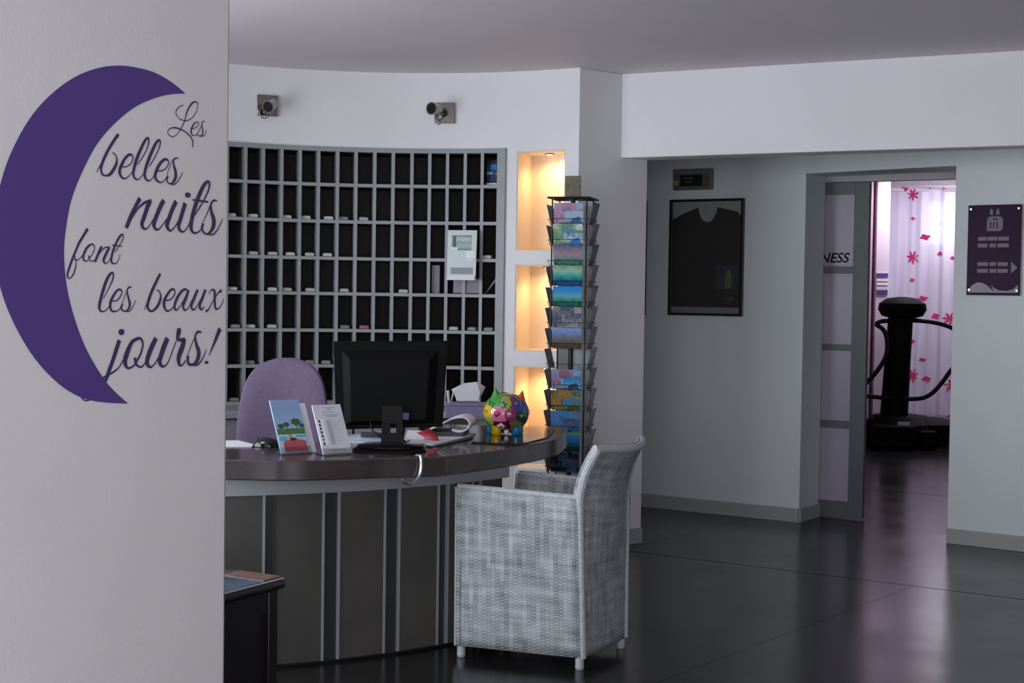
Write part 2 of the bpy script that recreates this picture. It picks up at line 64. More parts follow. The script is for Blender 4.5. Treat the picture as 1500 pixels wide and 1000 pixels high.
M = {}
M['wall'] = mat('white_paint', (.80, .79, .81), .55, nz=.025, nscale=2, bump=.12, bscale=60)
M['wall_warm'] = mat('warm_white_paint', (.84, .81, .82), .6, nz=.02, nscale=3, bump=.15, bscale=90)
M['wall_cool_lit'] = mat('white_paint_cool_light', (.73, .775, .785), .5, nz=.025, nscale=2, bump=.12, bscale=60)  # cool daylight on the recess and right walls, put into the paint colour
M['ceiling'] = mat('ceiling_paint', (.74, .67, .72), .8, nz=.03, nscale=1.5)
M['base'] = mat('skirting_paint', (.40, .41, .41), .45, nz=.03, nscale=5)
M['vinyl'] = mat('purple_vinyl', rgb('5b4490'), .38)
M['ink'] = mat('dark_purple_vinyl', rgb('473a66'), .4)
M['rack'] = mat('grey_lacquer', (.30, .315, .335), .45, nz=.05, nscale=8)
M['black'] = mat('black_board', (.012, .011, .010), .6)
M['niche'] = mat('niche_glow_paint', (.80, .68, .53), .6)  # warm lamp glow mixed into the white of the niches
M['chrome'] = mat('chrome', (.33, .31, .28), .14, 1, nz=.1, nscale=50)
M['steel'] = mat('brushed_steel', (.50, .53, .56), .32, 1, nz=.08, nscale=20)
M['strip'] = mat('satin_aluminium', (.42, .44, .47), .45, .35)
M['top'] = mat('dark_stone_worktop', (.060, .047, .046), .20, spec=.5, nz=.22, nscale=14, coat=.25)
M['panel'] = mat('taupe_laminate', (.085, .080, .071), .45, nz=.12, nscale=5)
M['recess'] = mat('dark_recess', (.035, .04, .042), .4)
M['dark'] = mat('black_plastic', (.005, .005, .005), .55, spec=.06, nz=.1, nscale=40)
M['dark2'] = mat('black_gloss', (.008, .007, .008), .12)
M['paper'] = mat('white_paper', (.78, .78, .82), .7, nz=.04, nscale=30)
M['paperd'] = mat('dark_print', (.03, .035, .05), .5)
M['mauve'] = mat('mauve_card', (.26, .23, .27), .6, nz=.06, nscale=20)
M['lavender'] = mat('lavender_card', (.26, .22, .38), .6, nz=.05, nscale=12)
M['chair'] = mat('mauve_upholstery', (.145, .10, .175), .85, nz=.08, nscale=60, bump=.3, bscale=400)
M['wood'] = mat('black_stained_wood', (.010, .006, .007), .33, nz=.3, nscale=9)
M['wire'] = mat('dark_wire', (.022, .02, .02), .4, .6)
M['frame'] = mat('grey_door_frame', (.095, .11, .12), .4, nz=.05, nscale=6)
M['frost'] = mat('frosted_pane', (.36, .33, .40), .3, nz=.03, nscale=4)
M['blk'] = mat('black_frame', (.006, .006, .006), .3)
M['pinkwall'] = mat('pink_paint', (.42, .25, .34), .7, nz=.05, nscale=4)
M['fit'] = mat('lilac_paint', (.66, .58, .68), .6, nz=.03, nscale=4)
M['red'] = mat('red_print', rgb('b02a3a'), .4)
M['acrylic'] = mat('clear_acrylic', (.92, .95, .95), .05, trans=1.0)
M['greyp'] = mat('light_grey_plastic', (.42, .45, .45), .45)
M['plaque'] = mat('plum_acrylic', (.036, .011, .040), .30, spec=.05, nz=.15, nscale=6)
M['lilacp'] = mat('lilac_print', (.13, .09, .13), .4)
M['greyprint'] = mat('grey_print', (.30, .31, .36), .6)

def floor_mat():
    m = mat('polished_dark_floor', (.013, .012, .0125), .16, nz=.25, nscale=3)
    nt = m.node_tree; b = nt.nodes['Principled BSDF']
    tc = nt.nodes.new('ShaderNodeTexCoord'); n = nt.nodes.new('ShaderNodeTexNoise'); n.inputs['Scale'].default_value = 2.2; n.inputs['Detail'].default_value = 6
    r = nt.nodes.new('ShaderNodeMapRange'); r.inputs[3].default_value = .12; r.inputs[4].default_value = .30
    nt.links.new(tc.outputs['Object'], n.inputs['Vector']); nt.links.new(n.outputs['Fac'], r.inputs[0]); nt.links.new(r.outputs[0], b.inputs['Roughness'])
    n2 = nt.nodes.new('ShaderNodeTexNoise'); n2.inputs['Scale'].default_value = 3.5; n2.inputs['Detail'].default_value = 2
    bp = nt.nodes.new('ShaderNodeBump'); bp.inputs['Strength'].default_value = .10; bp.inputs['Distance'].default_value = .01
    nt.links.new(tc.outputs['Object'], n2.inputs['Vector']); nt.links.new(n2.outputs['Fac'], bp.inputs['Height']); nt.links.new(bp.outputs[0], b.inputs['Normal'])
    return m
M['floor'] = floor_mat()

def wicker_mat():
    m = bpy.data.materials.new('white_wicker'); m.use_nodes = True; nt = m.node_tree; b = nt.nodes['Principled BSDF']
    uv = nt.nodes.new('ShaderNodeUVMap'); sp = nt.nodes.new('ShaderNodeSeparateXYZ'); nt.links.new(uv.outputs[0], sp.inputs[0])
    def mth(op, a, c=None, d=None):
        n = nt.nodes.new('ShaderNodeMath'); n.operation = op
        for i, v in enumerate((a, c, d)):
            if v is None: continue
            if isinstance(v, (int, float)): n.inputs[i].default_value = v
            else: nt.links.new(v, n.inputs[i])
        return n.outputs[0]
    # flat horizontal strands woven over and under upright canes
    row = mth('MULTIPLY', sp.outputs[1], 150.0); rid = mth('FLOOR', row); rf = mth('FRACT', row)
    colm = mth('MULTIPLY', sp.outputs[0], 54.0); cid = mth('FLOOR', colm); cf = mth('FRACT', colm)
    par = mth('MODULO', mth('ADD', rid, cid), 2.0)
    strand = mth('SINE', mth('MULTIPLY', rf, math.pi)); cane = mth('SINE', mth('MULTIPLY', cf, math.pi))
    over = mth('MULTIPLY', strand, mth('ADD', .35, mth('MULTIPLY', cane, mth('ADD', mth('MULTIPLY', par, .65), 0.0))))
    cn = nt.nodes.new('ShaderNodeCombineXYZ'); nt.links.new(mth('MULTIPLY', cid, .05), cn.inputs[0]); nt.links.new(mth('MULTIPLY', rid, .14), cn.inputs[1])
    nz = nt.nodes.new('ShaderNodeTexNoise'); nz.inputs['Scale'].default_value = 1.7; nz.inputs['Detail'].default_value = 1; nt.links.new(cn.outputs[0], nz.inputs['Vector'])
    cn2 = nt.nodes.new('ShaderNodeCombineXYZ'); nt.links.new(mth('MULTIPLY', cid, .41), cn2.inputs[0]); nt.links.new(mth('MULTIPLY', rid, .03), cn2.inputs[1])
    nz2 = nt.nodes.new('ShaderNodeTexNoise'); nz2.inputs['Scale'].default_value = 1.7; nz2.inputs['Detail'].default_value = 1; nt.links.new(cn2.outputs[0], nz2.inputs['Vector'])
    f = mth('MULTIPLY', over, .42); f = mth('ADD', f, mth('MULTIPLY', mth('ADD', nz.outputs[0], nz2.outputs[0]), .62)); f = mth('SUBTRACT', f, .26)
    r = nt.nodes.new('ShaderNodeValToRGB'); e = r.color_ramp.elements; e[0].position = .12; e[0].color = (.085, .093, .10, 1); e[1].position = .85; e[1].color = (.66, .695, .73, 1)
    x = e.new(.45); x.color = (.33, .35, .37, 1)
    nt.links.new(f, r.inputs[0]); nt.links.new(r.outputs[0], b.inputs['Base Color'])
    bp = nt.nodes.new('ShaderNodeBump'); bp.inputs['Strength'].default_value = .8; bp.inputs['Distance'].default_value = .003
    nt.links.new(over, bp.inputs['Height']); nt.links.new(bp.outputs[0], b.inputs['Normal']); b.inputs['Roughness'].default_value = .45
    return m
def glass_mat():
    m = bpy.data.materials.new('frame_glass'); m.use_nodes = True; nt = m.node_tree; nt.nodes.remove(nt.nodes['Principled BSDF'])
    t = nt.nodes.new('ShaderNodeBsdfTransparent'); g_ = nt.nodes.new('ShaderNodeBsdfGlossy'); g_.inputs['Roughness'].default_value = .12; x = nt.nodes.new('ShaderNodeMixShader'); x.inputs[0].default_value = .035
    nt.links.new(t.outputs[0], x.inputs[1]); nt.links.new(g_.outputs[0], x.inputs[2]); nt.links.new(x.outputs[0], nt.nodes['Material Output'].inputs[0]); return m
M['glass'] = glass_mat()
M['wicker'] = wicker_mat()
M['rim'] = mat('wicker_rim', (.43, .46, .49), .45, nz=.18, nscale=90, bump=.5, bscale=300)

def picture(name, cols, scale=14., dist=.25, rough=.3):
    """printed picture: bands from bottom to top broken up by noise (generated coordinates of the card)"""
    m = bpy.data.materials.new(name); m.use_nodes = True; nt = m.node_tree; b = nt.nodes['Principled BSDF']; b.inputs['Roughness'].default_value = rough
    uv = nt.nodes.new('ShaderNodeUVMap'); sp = nt.nodes.new('ShaderNodeSeparateXYZ'); nt.links.new(uv.outputs[0], sp.inputs[0])
    n = nt.nodes.new('ShaderNodeTexNoise'); n.inputs['Scale'].default_value = scale; n.inputs['Detail'].default_value = 3; nt.links.new(uv.outputs[0], n.inputs['Vector'])
    a = nt.nodes.new('ShaderNodeMath'); a.operation = 'MULTIPLY_ADD'; nt.links.new(n.outputs['Fac'], a.inputs[0]); a.inputs[1].default_value = dist*2
    if dist > .27:   # collage: blocks of different pictures side by side
        vo = nt.nodes.new('ShaderNodeTexVoronoi'); vo.distance = 'CHEBYCHEV'; vo.inputs['Scale'].default_value = 2.6; vo.inputs['Randomness'].default_value = .7; nt.links.new(uv.outputs[0], vo.inputs['Vector'])
        sx = nt.nodes.new('ShaderNodeSeparateColor'); nt.links.new(vo.outputs['Color'], sx.inputs[0])
        mx = nt.nodes.new('ShaderNodeMath'); mx.operation = 'MULTIPLY_ADD'; nt.links.new(sx.outputs[0], mx.inputs[0]); mx.inputs[1].default_value = 1.5; nt.links.new(n.outputs['Fac'], mx.inputs[2]); nt.links.new(mx.outputs[0], a.inputs[0]); a.inputs[1].default_value = .55
    s = nt.nodes.new('ShaderNodeMath'); s.operation = 'MULTIPLY_ADD'; nt.links.new(sp.outputs[1], s.inputs[0]); s.inputs[1].default_value = .35 if dist > .27 else 1; s.inputs[2].default_value = -dist; nt.links.new(s.outputs[0], a.inputs[2])
    r = nt.nodes.new('ShaderNodeValToRGB'); nt.links.new(a.outputs[0], r.inputs[0]); e = r.color_ramp.elements
    while len(e) > 1: e.remove(e[0])
    for i, c in enumerate(cols):
        p = i/(len(cols)-1); x = e[0] if i == 0 else e.new(p); x.position = p; x.color = (*rgb(c), 1)
    nt.links.new(r.outputs[0], b.inputs['Base Color']); return m

# ------------------------------------------------------------ mesh helpers
class B:
    def __init__(s): s.v = []; s.f = []; s.mi = []; s.uv = {}; s.sm = []
    def add(s, vs, fs, mi=0, smooth=False):
        o = len(s.v); s.v += [tuple(v) for v in vs]; s.f += [tuple(i+o for i in f) for f in fs]; s.mi += [mi]*len(fs); s.sm += [smooth]*len(fs); return s
    def box(s, c, d, rz=0., rx=0., ry=0., mi=0):
        R = Matrix.Rotation(rz, 3, 'Z') @ Matrix.Rotation(ry, 3, 'Y') @ Matrix.Rotation(rx, 3, 'X'); c = Vector(c)
        vs = [c + R @ Vector((x*d[0]/2, y*d[1]/2, z*d[2]/2)) for x in (-1, 1) for y in (-1, 1) for z in (-1, 1)]
        return s.add(vs, [(0, 1, 3, 2), (4, 6, 7, 5), (0, 4, 5, 1), (2, 3, 7, 6), (0, 2, 6, 4), (1, 5, 7, 3)], mi)
    def hexa(s, p, mi=0):  # 4 bottom corners ccw, 4 top corners ccw
        return s.add(p, [(3, 2, 1, 0), (4, 5, 6, 7), (0, 1, 5, 4), (1, 2, 6, 5), (2, 3, 7, 6), (3, 0, 4, 7)], mi)
    def prism(s, pts, z0, z1, mi=0):
        n = len(pts); vs = [(p[0], p[1], z0) for p in pts]+[(p[0], p[1], z1) for p in pts]
        return s.add(vs, [tuple(range(n-1, -1, -1)), tuple(range(n, 2*n))]+[(i, (i+1) % n, n+(i+1) % n, n+i) for i in range(n)], mi)
    def board(s, q, t, mi=0):  # quad (4 pts) thickened along its normal by t (backwards); front face has the first uv
        q = [Vector(p) for p in q]; n = (q[1]-q[0]).cross(q[3]-q[0]).normalized()*t
        o = len(s.f); s.add(q+[p-n for p in q], [(0, 1, 2, 3), (7, 6, 5, 4), (0, 4, 5, 1), (1, 5, 6, 2), (2, 6, 7, 3), (3, 7, 4, 0)], mi)
        s.uv[o] = [(0, 0), (1, 0), (1, 1), (0, 1)]; s.uv[o+1] = [(0, 0)]*4; return s
    def plate(s, fn, pts, t, mi=0):  # flat outline mapped by fn(x,y,depth)
        n = len(pts); vs = [fn(x, y, 0) for x, y in pts]+[fn(x, y, t) for x, y in pts]
        return s.add(vs, [tuple(range(n)), tuple(range(2*n-1, n-1, -1))]+[(i, n+i, n+(i+1) % n, (i+1) % n) for i in range(n)], mi)
    def tube(s, path, r, seg=8, mi=0, closed=False, caps=True):
        P = [Vector(p) for p in path]; n = len(P); rr = r if isinstance(r, (list, tuple)) else [r]*n; vs = []; prev = None
        for i, p in enumerate(P):
            if closed: t = P[(i+1) % n]-P[i-1]
            else: t = P[min(i+1, n-1)]-P[max(i-1, 0)]
            t = t.normalized()
            if prev is None:
                a = Vector((0, 0, 1)) if abs(t.z) < .9 else Vector((1, 0, 0)); x = t.cross(a).normalized()
            else: x = (prev-t*prev.dot(t)).normalized()
            prev = x; y = t.cross(x)
            vs += [p+(x*math.cos(2*math.pi*k/seg)+y*math.sin(2*math.pi*k/seg))*rr[i] for k in range(seg)]
        fs = [(i*seg+k, i*seg+(k+1) % seg, ((i+1) % n)*seg+(k+1) % seg, ((i+1) % n)*seg+k) for i in range(n if closed else n-1) for k in range(seg)]
        if not closed and caps: fs += [tuple(range(seg-1, -1, -1)), tuple(range((n-1)*seg, n*seg))]
        return s.add(vs, fs, mi, seg > 5)
    def cyl(s, a, b, r0, r1=None, seg=16, mi=0): return s.tube([a, b], [r0, r0 if r1 is None else r1], seg, mi)
    def lathe(s, c, prof, seg=24, mi=0, axis='Z', sx=1., sy=1.):
        vs = []; n = len(prof)
        for r, z in prof:
            for k in range(seg):
                a = 2*math.pi*k/seg; p = (r*math.cos(a)*sx, r*math.sin(a)*sy, z)
                if axis == 'Y': p = (p[0], -p[2], p[1])
                vs.append(Vector(c)+Vector(p))
        return s.add(vs, [(i*seg+k, i*seg+(k+1) % seg, (i+1)*seg+(k+1) % seg, (i+1)*seg+k) for i in range(n-1) for k in range(seg)]+[tuple(range(seg-1, -1, -1)), tuple(range((n-1)*seg, n*seg))], mi, True)
    def grid(s, fn, nu, nv, mi=0, uvs=None, smooth=True):
        o = len(s.f); s.add([fn(i/nu, j/nv) for j in range(nv+1) for i in range(nu+1)], [(j*(nu+1)+i, j*(nu+1)+i+1, (j+1)*(nu+1)+i+1, (j+1)*(nu+1)+i) for j in range(nv) for i in range(nu)], mi, smooth)
        if uvs:
            k = o
            for j in range(nv):
                for i in range(nu):
                    s.uv[k] = [uvs(a/nu, b/nv) for a, b in ((i, j), (i+1, j), (i+1, j+1), (i, j+1))]; k += 1
        return s
    def mesh(s, name, mats, off=(0, 0, 0)):
        me = bpy.data.meshes.new(name); o = Vector(off)
        me.from_pydata([tuple(Vector(v)-o) for v in s.v], [], s.f)
        for m in (mats if isinstance(mats, list) else [mats]): me.materials.append(m)
        me.polygons.foreach_set('material_index', s.mi); me.polygons.foreach_set('use_smooth', s.sm)
        if s.uv:
            l = me.uv_layers.new(name='UVMap')
            for fi, uv in s.uv.items():
                p = me.polygons[fi]
                for k, li in enumerate(p.loop_indices): l.data[li].uv = uv[k]
        me.polygons.foreach_set('use_smooth', [True]*len(me.polygons)); me.update(); me.set_sharp_from_angle(angle=.6); return me
def wloc(o):
    v = Vector((0, 0, 0))
    while o: v += o.location; o = o.parent
    return v
def link(o, parent=None):
    sc.collection.objects.link(o); o.parent = parent; return o
def obj(name, b, m, parent=None, label=None, bevel=0, loc=None, thick=0):
    off = wloc(parent) if parent else Vector((0, 0, 0))
    if loc is not None: off = Vector(loc)
    o = link(bpy.data.objects.new(name, b.mesh(name, m, off)), parent)
    if loc is not None: o.location = Vector(loc)-(wloc(parent) if parent else Vector((0, 0, 0)))
    if label: o['label'] = label
    if thick: md = o.modifiers.new('solid', 'SOLIDIFY'); md.thickness = thick; md.offset = -1
    if bevel: md = o.modifiers.new('bevel', 'BEVEL'); md.width = bevel; md.segments = 2; md.limit_method = 'ANGLE'; md.angle_limit = .7
    return o
def tag(o, label, cat, group=None):
    o['label'] = label; o['category'] = cat
    if group: o['group'] = group
    return o
def thing(name, label, cat, loc, group=None):
    o = link(bpy.data.objects.new(name, None)); o.location = loc; o.empty_display_size = .05; return tag(o, label, cat, group)
def struct(o): o['kind'] = 'structure'; return o
def pol(c, r, a, z=0): return (c[0]+r*math.cos(a), c[1]+r*math.sin(a), z)
def ringsec(b, c, r0, r1, a0, a1, z0, z1, n=12, mi=0):
    A = [a0+(a1-a0)*i/n for i in range(n+1)]; vs = []
    for a in A: vs += [pol(c, r0, a, z0), pol(c, r1, a, z0), pol(c, r1, a, z1), pol(c, r0, a, z1)]
    fs = []
    for i in range(n):
        k = i*4
        for j in range(4): fs.append((k+j, k+4+j, k+4+(j+1) % 4, k+(j+1) % 4))
    fs += [(0, 1, 2, 3), (4*n+3, 4*n+2, 4*n+1, 4*n)]
    return b.add(vs, fs, mi)
def catmull(P, n=6):
    out = []; P = [Vector(p) for p in P]
    for i in range(len(P)-1):
        a, b, c, d = P[max(i-1, 0)], P[i], P[i+1], P[min(i+2, len(P)-1)]
        for k in range(n):
            t = k/n; out.append(.5*((2*b)+(c-a)*t+(2*a-5*b+4*c-d)*t*t+(3*b-a-3*c+d)*t**3))
    return out+[P[-1]]

def text_mesh(parent, name, body, size, origin, ex, ey, m, shear=0, depth=.0006, bold=0, label=None, align='LEFT', linegap=1.):
    cu = bpy.data.curves.new(name, 'FONT'); cu.body = body; cu.size = size; cu.shear = shear; cu.extrude = depth; cu.offset = bold; cu.align_x = align; cu.space_line = linegap
    o = bpy.data.objects.new(name, cu); sc.collection.objects.link(o); bpy.context.view_layer.update()
    me = bpy.data.meshes.new_from_object(o.evaluated_get(bpy.context.evaluated_depsgraph_get())); bpy.data.objects.remove(o)
    ex = Vector(ex).normalized(); ey = Vector(ey).normalized(); ez = ex.cross(ey); og = Vector(origin)-wloc(parent)
    for v in me.vertices: v.co = og+ex*v.co.x+ey*v.co.y+ez*v.co.z
    me.materials.clear(); me.materials.append(m)
    r = link(bpy.data.objects.new(name, me), parent)
    if label: r['label'] = label
    return r

CZ = 2.66
E0 = Vector(K['E']); VV = Vector((.493, .870, 0)); UU = Vector((.870, -.493, 0)); ZZ = Vector((0, 0, 1))
CW = (-.655, 6.298); RW = 1.876
BW = [Vector(p) for p in K['bw']]

# ------------------------------------------------------------ setting: floor, ceiling, walls
b = B(); b.box((1.5, 5.5, -.056), (17, 26, .10)); sub = struct(obj('floor', b, M['recess']))
# floor slabs with narrow recessed joints following the room's axes
J0 = Vector((2.01, 7.073, 0)); JU = Vector((.843, -.538, 0)).normalized(); JV = Vector((.62, .785, 0)).normalized()
LU, LV, g = 3.4, 3.4, .0055
for i in range(-4, 4):
    for j in range(-5, 4):
        sh_ = 1.75 if j >= 0 else 0
        p = [J0+JU*(i*LU+a+sh_)+JV*(j*LV+c) for a, c in ((.0012, g), (LU-.0012, g), (LU-.0012, LV-g), (.0012, LV-g))]
        c = sum(p, Vector())/4
        if -7 < c.x < 9.5 and -7.8 < c.y < 18: obj('floor_slab', B().prism([(q.x, q.y) for q in p], -.006, 0), M['floor'], sub)
b = B(); b.box((1.5, 5.5, CZ+.06), (17, 26, .12)); struct(obj('ceiling', b, M['ceiling']))

# wall with the moon: runs from far behind the camera to its free end
def wallbox(name, a, c, z0, z1, t, m, bevel=0):
    a = Vector(a); c = Vector(c); d = (c-a).normalized(); n = Vector((-d.y, d.x, 0))*t
    return struct(obj(name, B().prism([(p.x, p.y) for p in (a, c, c+n, a+n)], z0, z1), m, bevel=bevel))
wl = wallbox('wall_left', E0-VV*6.15, E0, 0, CZ, .22, M['wall_warm'], bevel=.012)

# curved back wall with the openings for the pigeonholes and the three niches
aL, aR = K['div'][0]*D2R+.06, K['stile'][1]*D2R
n0, n1 = K['nichea'][0]*D2R, K['nichea'][1]*D2R; aC = K['corner']*D2R
RB0, RT = .70, K['shelfz'][0]+.012
nz = [(1.658, 2.218), (1.099, 1.585), (.54, 1.015)]
b = B(); TH = .34
ringsec(b, CW, RW, RW+TH, aL, 2.75, 0, CZ, 12)
ringsec(b, CW, RW, RW+TH, aR, aL, RT, CZ, 20); ringsec(b, CW, RW, RW+TH, aR, aL, 0, RB0, 20)
ringsec(b, CW, RW, RW+TH, n0, aR, 0, CZ, 2)
ringsec(b, CW, RW, RW+TH, n1, n0, 2.218, CZ, 5); ringsec(b, CW, RW, RW+TH, n1, n0, 1.585, 1.658, 5)
ringsec(b, CW, RW, RW+TH, n1, n0, 1.015, 1.099, 5); ringsec(b, CW, RW, RW+TH, n1, n0, 0, .54, 5)
ringsec(b, CW, RW, RW+TH, aC, n1, 0, CZ, 2)
struct(obj('wall_back', b, M['wall']))
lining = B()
for z0, z1 in nz:   # lining of each niche, warm glow put into its colour
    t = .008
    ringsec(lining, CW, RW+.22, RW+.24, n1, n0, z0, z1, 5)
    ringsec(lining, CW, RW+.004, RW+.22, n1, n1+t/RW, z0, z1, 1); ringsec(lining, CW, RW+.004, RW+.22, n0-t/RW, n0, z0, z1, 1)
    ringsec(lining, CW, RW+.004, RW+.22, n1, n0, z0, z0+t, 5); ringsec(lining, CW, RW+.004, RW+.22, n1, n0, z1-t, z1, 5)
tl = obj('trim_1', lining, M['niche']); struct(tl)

# pier from the end of the curved wall to the recess
PC = Vector(pol(CW, RW, aC)); PA = Vector((.574, 8.06, 0)); PB = Vector((.755, 8.20, 0))
pier = [PC, PA, PB, PB+Vector((-.22, .30, 0)), Vector((.20, 8.35, 0))]
struct(obj('wall_pier', B().prism([(p.x, p.y) for p in pier], 0, CZ), M['wall'], bevel=.006))
# beam over the recess
BA = PA+Vector((-.0, .03, 0)); BB = Vector((2.519, 7.124, 0)); bd = (BB-BA).normalized(); bn = Vector((-bd.y, bd.x, 0))*.17
BE = BA+bd*7.2
struct(obj('wall_beam', B().prism([(p.x, p.y) for p in (BA, BE, BE+bn, BA+bn)], 2.19, CZ), M['wall'], bevel=.005))
# recess wall with the opening to the fitness room
q1, q2, q3, q4 = BW[0], BW[1], BW[2], BW[3]
dl = (q1-q2).normalized(); q0 = q1+dl*1.3
rev = (BW[4]-q2)
b = B(); b.prism([(p.x, p.y) for p in (q0, q2, BW[4], BW[4]-(q2-q0)-Vector((0, -.02, 0)))], 0, CZ); struct(obj('wall_recess', b, M['wall_cool_lit']))
dr = (q4-q3).normalized(); qe = q3+dr*7.5
revR = Vector((.10, .30, 0))
b = B(); b.prism([(p.x, p.y) for p in (q3, qe, qe+revR, q3+revR)], 0, CZ); struct(obj('wall_right', b, M['wall_cool_lit']))
b = B(); b.prism([(p.x, p.y) for p in (q2, q3, q3+revR, BW[4])], 2.20, CZ); struct(obj('wall_lintel', b, M['wall_cool_lit']))
# recess closed behind the pier
wallbox('wall_recess_side', PB, q0, 0, CZ, .2, M['wall'])
# outer shell: right side, window wall behind the camera
def wallp(name, pts, m, z0=0, z1=CZ):
    return wallbox(name, pts[0], pts[1], z0, z1, .2, m)
RX = qe.x
wallp('wall_side', [(RX, qe.y, 0), (RX, -.9+2.4, 0)][::-1], M['wall'])
wallp('wall_side', [(RX, -1.5, 0), (RX, 1.5, 0)], M['wall'])
wallp('wall_front', [(-7, -1.5, 0), (RX, -1.5, 0)][::-1], M['wall'], 0, .35); wallp('wall_front', [(-7, -1.5, 0), (RX, -1.5, 0)][::-1], M['wall'], 2.5, CZ)
wallp('wall_front', [(1.5, -1.5, 0), (RX, -1.5, 0)][::-1], M['wall'], .35, 2.5)
for i in range(5):
    struct(obj('window_frame', B().box((-3.6+i*1.27, -1.6, 1.42), (.08, .08, 2.15)), M['frame']))
b = B(); b.box((-3.1, 6.75, CZ/2), (.2, 1.7, CZ)).box((-3.1, 1.3, CZ/2), (.2, 4.2, CZ)).box((-3.1, 4.65, .25), (.2, 2.5, .5)).box((-3.1, 4.65, 2.49), (.2, 2.5, .34)).box((-2.7, 7.42, CZ/2), (.8, .3, CZ))
struct(obj('wall_far_left', b, M['wall']))
struct(obj('window_2', B().box((-3.1, 3.43, 1.41), (.07, .06, 1.82)).box((-3.1, 4.65, 1.41), (.07, .06, 1.82)).box((-3.1, 5.87, 1.41), (.07, .06, 1.82)).box((-3.1, 4.65, .53), (.07, 2.5, .06)).box((-3.1, 4.65, 2.29), (.07, 2.5, .06)), M['frame']))

# skirting boards
def skirt(name, a, c, h=.088, t=.016, z=0):
    a = Vector(a); c = Vector(c); d = (c-a).normalized(); n = Vector((d.y, -d.x, 0))*t
    struct(obj(name, B().prism([(p.x, p.y) for p in (a+n, c+n, c, a)], z, z+h), M['base'], bevel=.003))
skirt('baseboard_recess', q0, q2); skirt('baseboard_reveal', q2-Vector((.003, 0, 0)), BW[4]); skirt('baseboard_right', q3, qe)
skirt('baseboard_pier', PC, PA); skirt('baseboard_pier', PA, PB)

# ------------------------------------------------------------ sliding door of the fitness room
l0 = Vector((1.99, 9.279, 0)); l1 = Vector((2.256, 9.124, 0)); ld = (l1-l0).normalized(); ln = Vector((ld.y, -ld.x, 0))
lw = .66; ls = l1-ld*lw   # left edge hidden inside the wall pocket
door = link(bpy.data.objects.new('door_1', None)); door.location = ls; struct(door)
def on_leaf(x, y, z): return ls+ld*x-ln*y+ZZ*z
def leafbox(x0, x1, y0, y1, z0, z1): return B().hexa([on_leaf(x0, y0, z0), on_leaf(x1, y0, z0), on_leaf(x1, y1, z0), on_leaf(x0, y1, z0), on_leaf(x0, y0, z1), on_leaf(x1, y0, z1), on_leaf(x1, y1, z1), on_leaf(x0, y1, z1)])
for x0, x1 in ((0, .085), (lw-.098, lw)): obj('stile', leafbox(x0, x1, 0, .045, .01, 2.16), M['frame'], door, bevel=.003)
for z0, z1 in ((.01, .115), (.585, .634), (1.084, 1.126), (1.579, 1.627), (2.085, 2.16)): obj('rail', leafbox(.085, lw-.098, .002, .043, z0, z1), M['frame'], door)
for z0, z1 in ((.115, .585), (.634, 1.084), (1.126, 1.579), (1.627, 2.085)): obj('pane', leafbox(.085, lw-.098, .016, .028, z0, z1), M['frost'], door)
text_mesh(door, 'lettering', 'FITNESS', .088, on_leaf(lw-.112-.332, .0155, 1.652), ld, ZZ, M['dark'], shear=.25, bold=.0012)
b = B().prism([(-.03, 0), (.03, 0), (.03, .004), (-.03, .004)], 0, .004)
obj('small_print', leafbox(lw-.235, lw-.175, .0145, .016, 1.155, 1.160), M['greyprint'], door)
obj('small_print', leafbox(lw-.235, lw-.220, .0145, .016, 1.178, 1.186), M['greyprint'], door)
struct(obj('trim_2', B().hexa([on_leaf(x, y, z) for z in (2.165, 2.215) for x, y in ((0, -.02), (1.55, -.02), (1.55, .05), (0, .05))]), M['base']))

# ------------------------------------------------------------ fitness room
struct(obj('wall_fitness_left', B().prism([(1.9, 9.5), (2.0, 9.45), (3.745, 14.95), (3.6, 15.0)], 0, CZ), M['pinkwall']))
struct(obj('wall_fitness_pillar', B().prism([(3.741, 14.8), (3.875, 14.8), (3.875, 15.05), (3.741, 15.05)], 0, CZ), M['fit'], bevel=.005))
struct(obj('wall_fitness_side', B().prism([(3.875, 15.0), (4.12, 15.75), (3.95, 15.75), (3.8, 15.0)], 0, CZ), M['fit']))
struct(obj('wall_fitness_back', B().box((4.25, 16.0, 1.33), (.75, .1, CZ)).box((6.4, 16.0, 1.02), (3.6, .1, 2.04)).box((6.4, 16.0, 2.585), (3.6, .1, .15)).box((8.4, 16.0, 1.33), (.5, .1, CZ)), M['fit']))
struct(obj('wall_fitness_right', B().prism([(8.3, 16.05), (8.3, 5.2), (8.5, 5.2), (8.5, 16.05)], 0, CZ), M['fit']))
struct(obj('window_1', B().box((6.4, 16.02, 2.27), (3.6, .04, .03)).box((5.55, 16.02, 2.27), (.04, .05, .46)).box((6.9, 16.02, 2.27), (.04, .05, .46)), M['wall']))
v = thing('wall_vent', 'small slotted vent with two dark purple bars on the lilac pillar beyond the doorway', 'vent', (3.80, 14.78, 1.48))
obj('plate', B().box((3.808, 14.794, 1.583), (.120, .01, .22)), M['fit'], v)
for z in (1.667, 1.497): obj('slot', B().box((3.804, 14.786, z), (.115, .012, .038)), M['vinyl'], v)
for z in (1.612, 1.570): obj('bar', B().box((3.804, 14.786, z), (.115, .008, .012)), M['wall'], v)

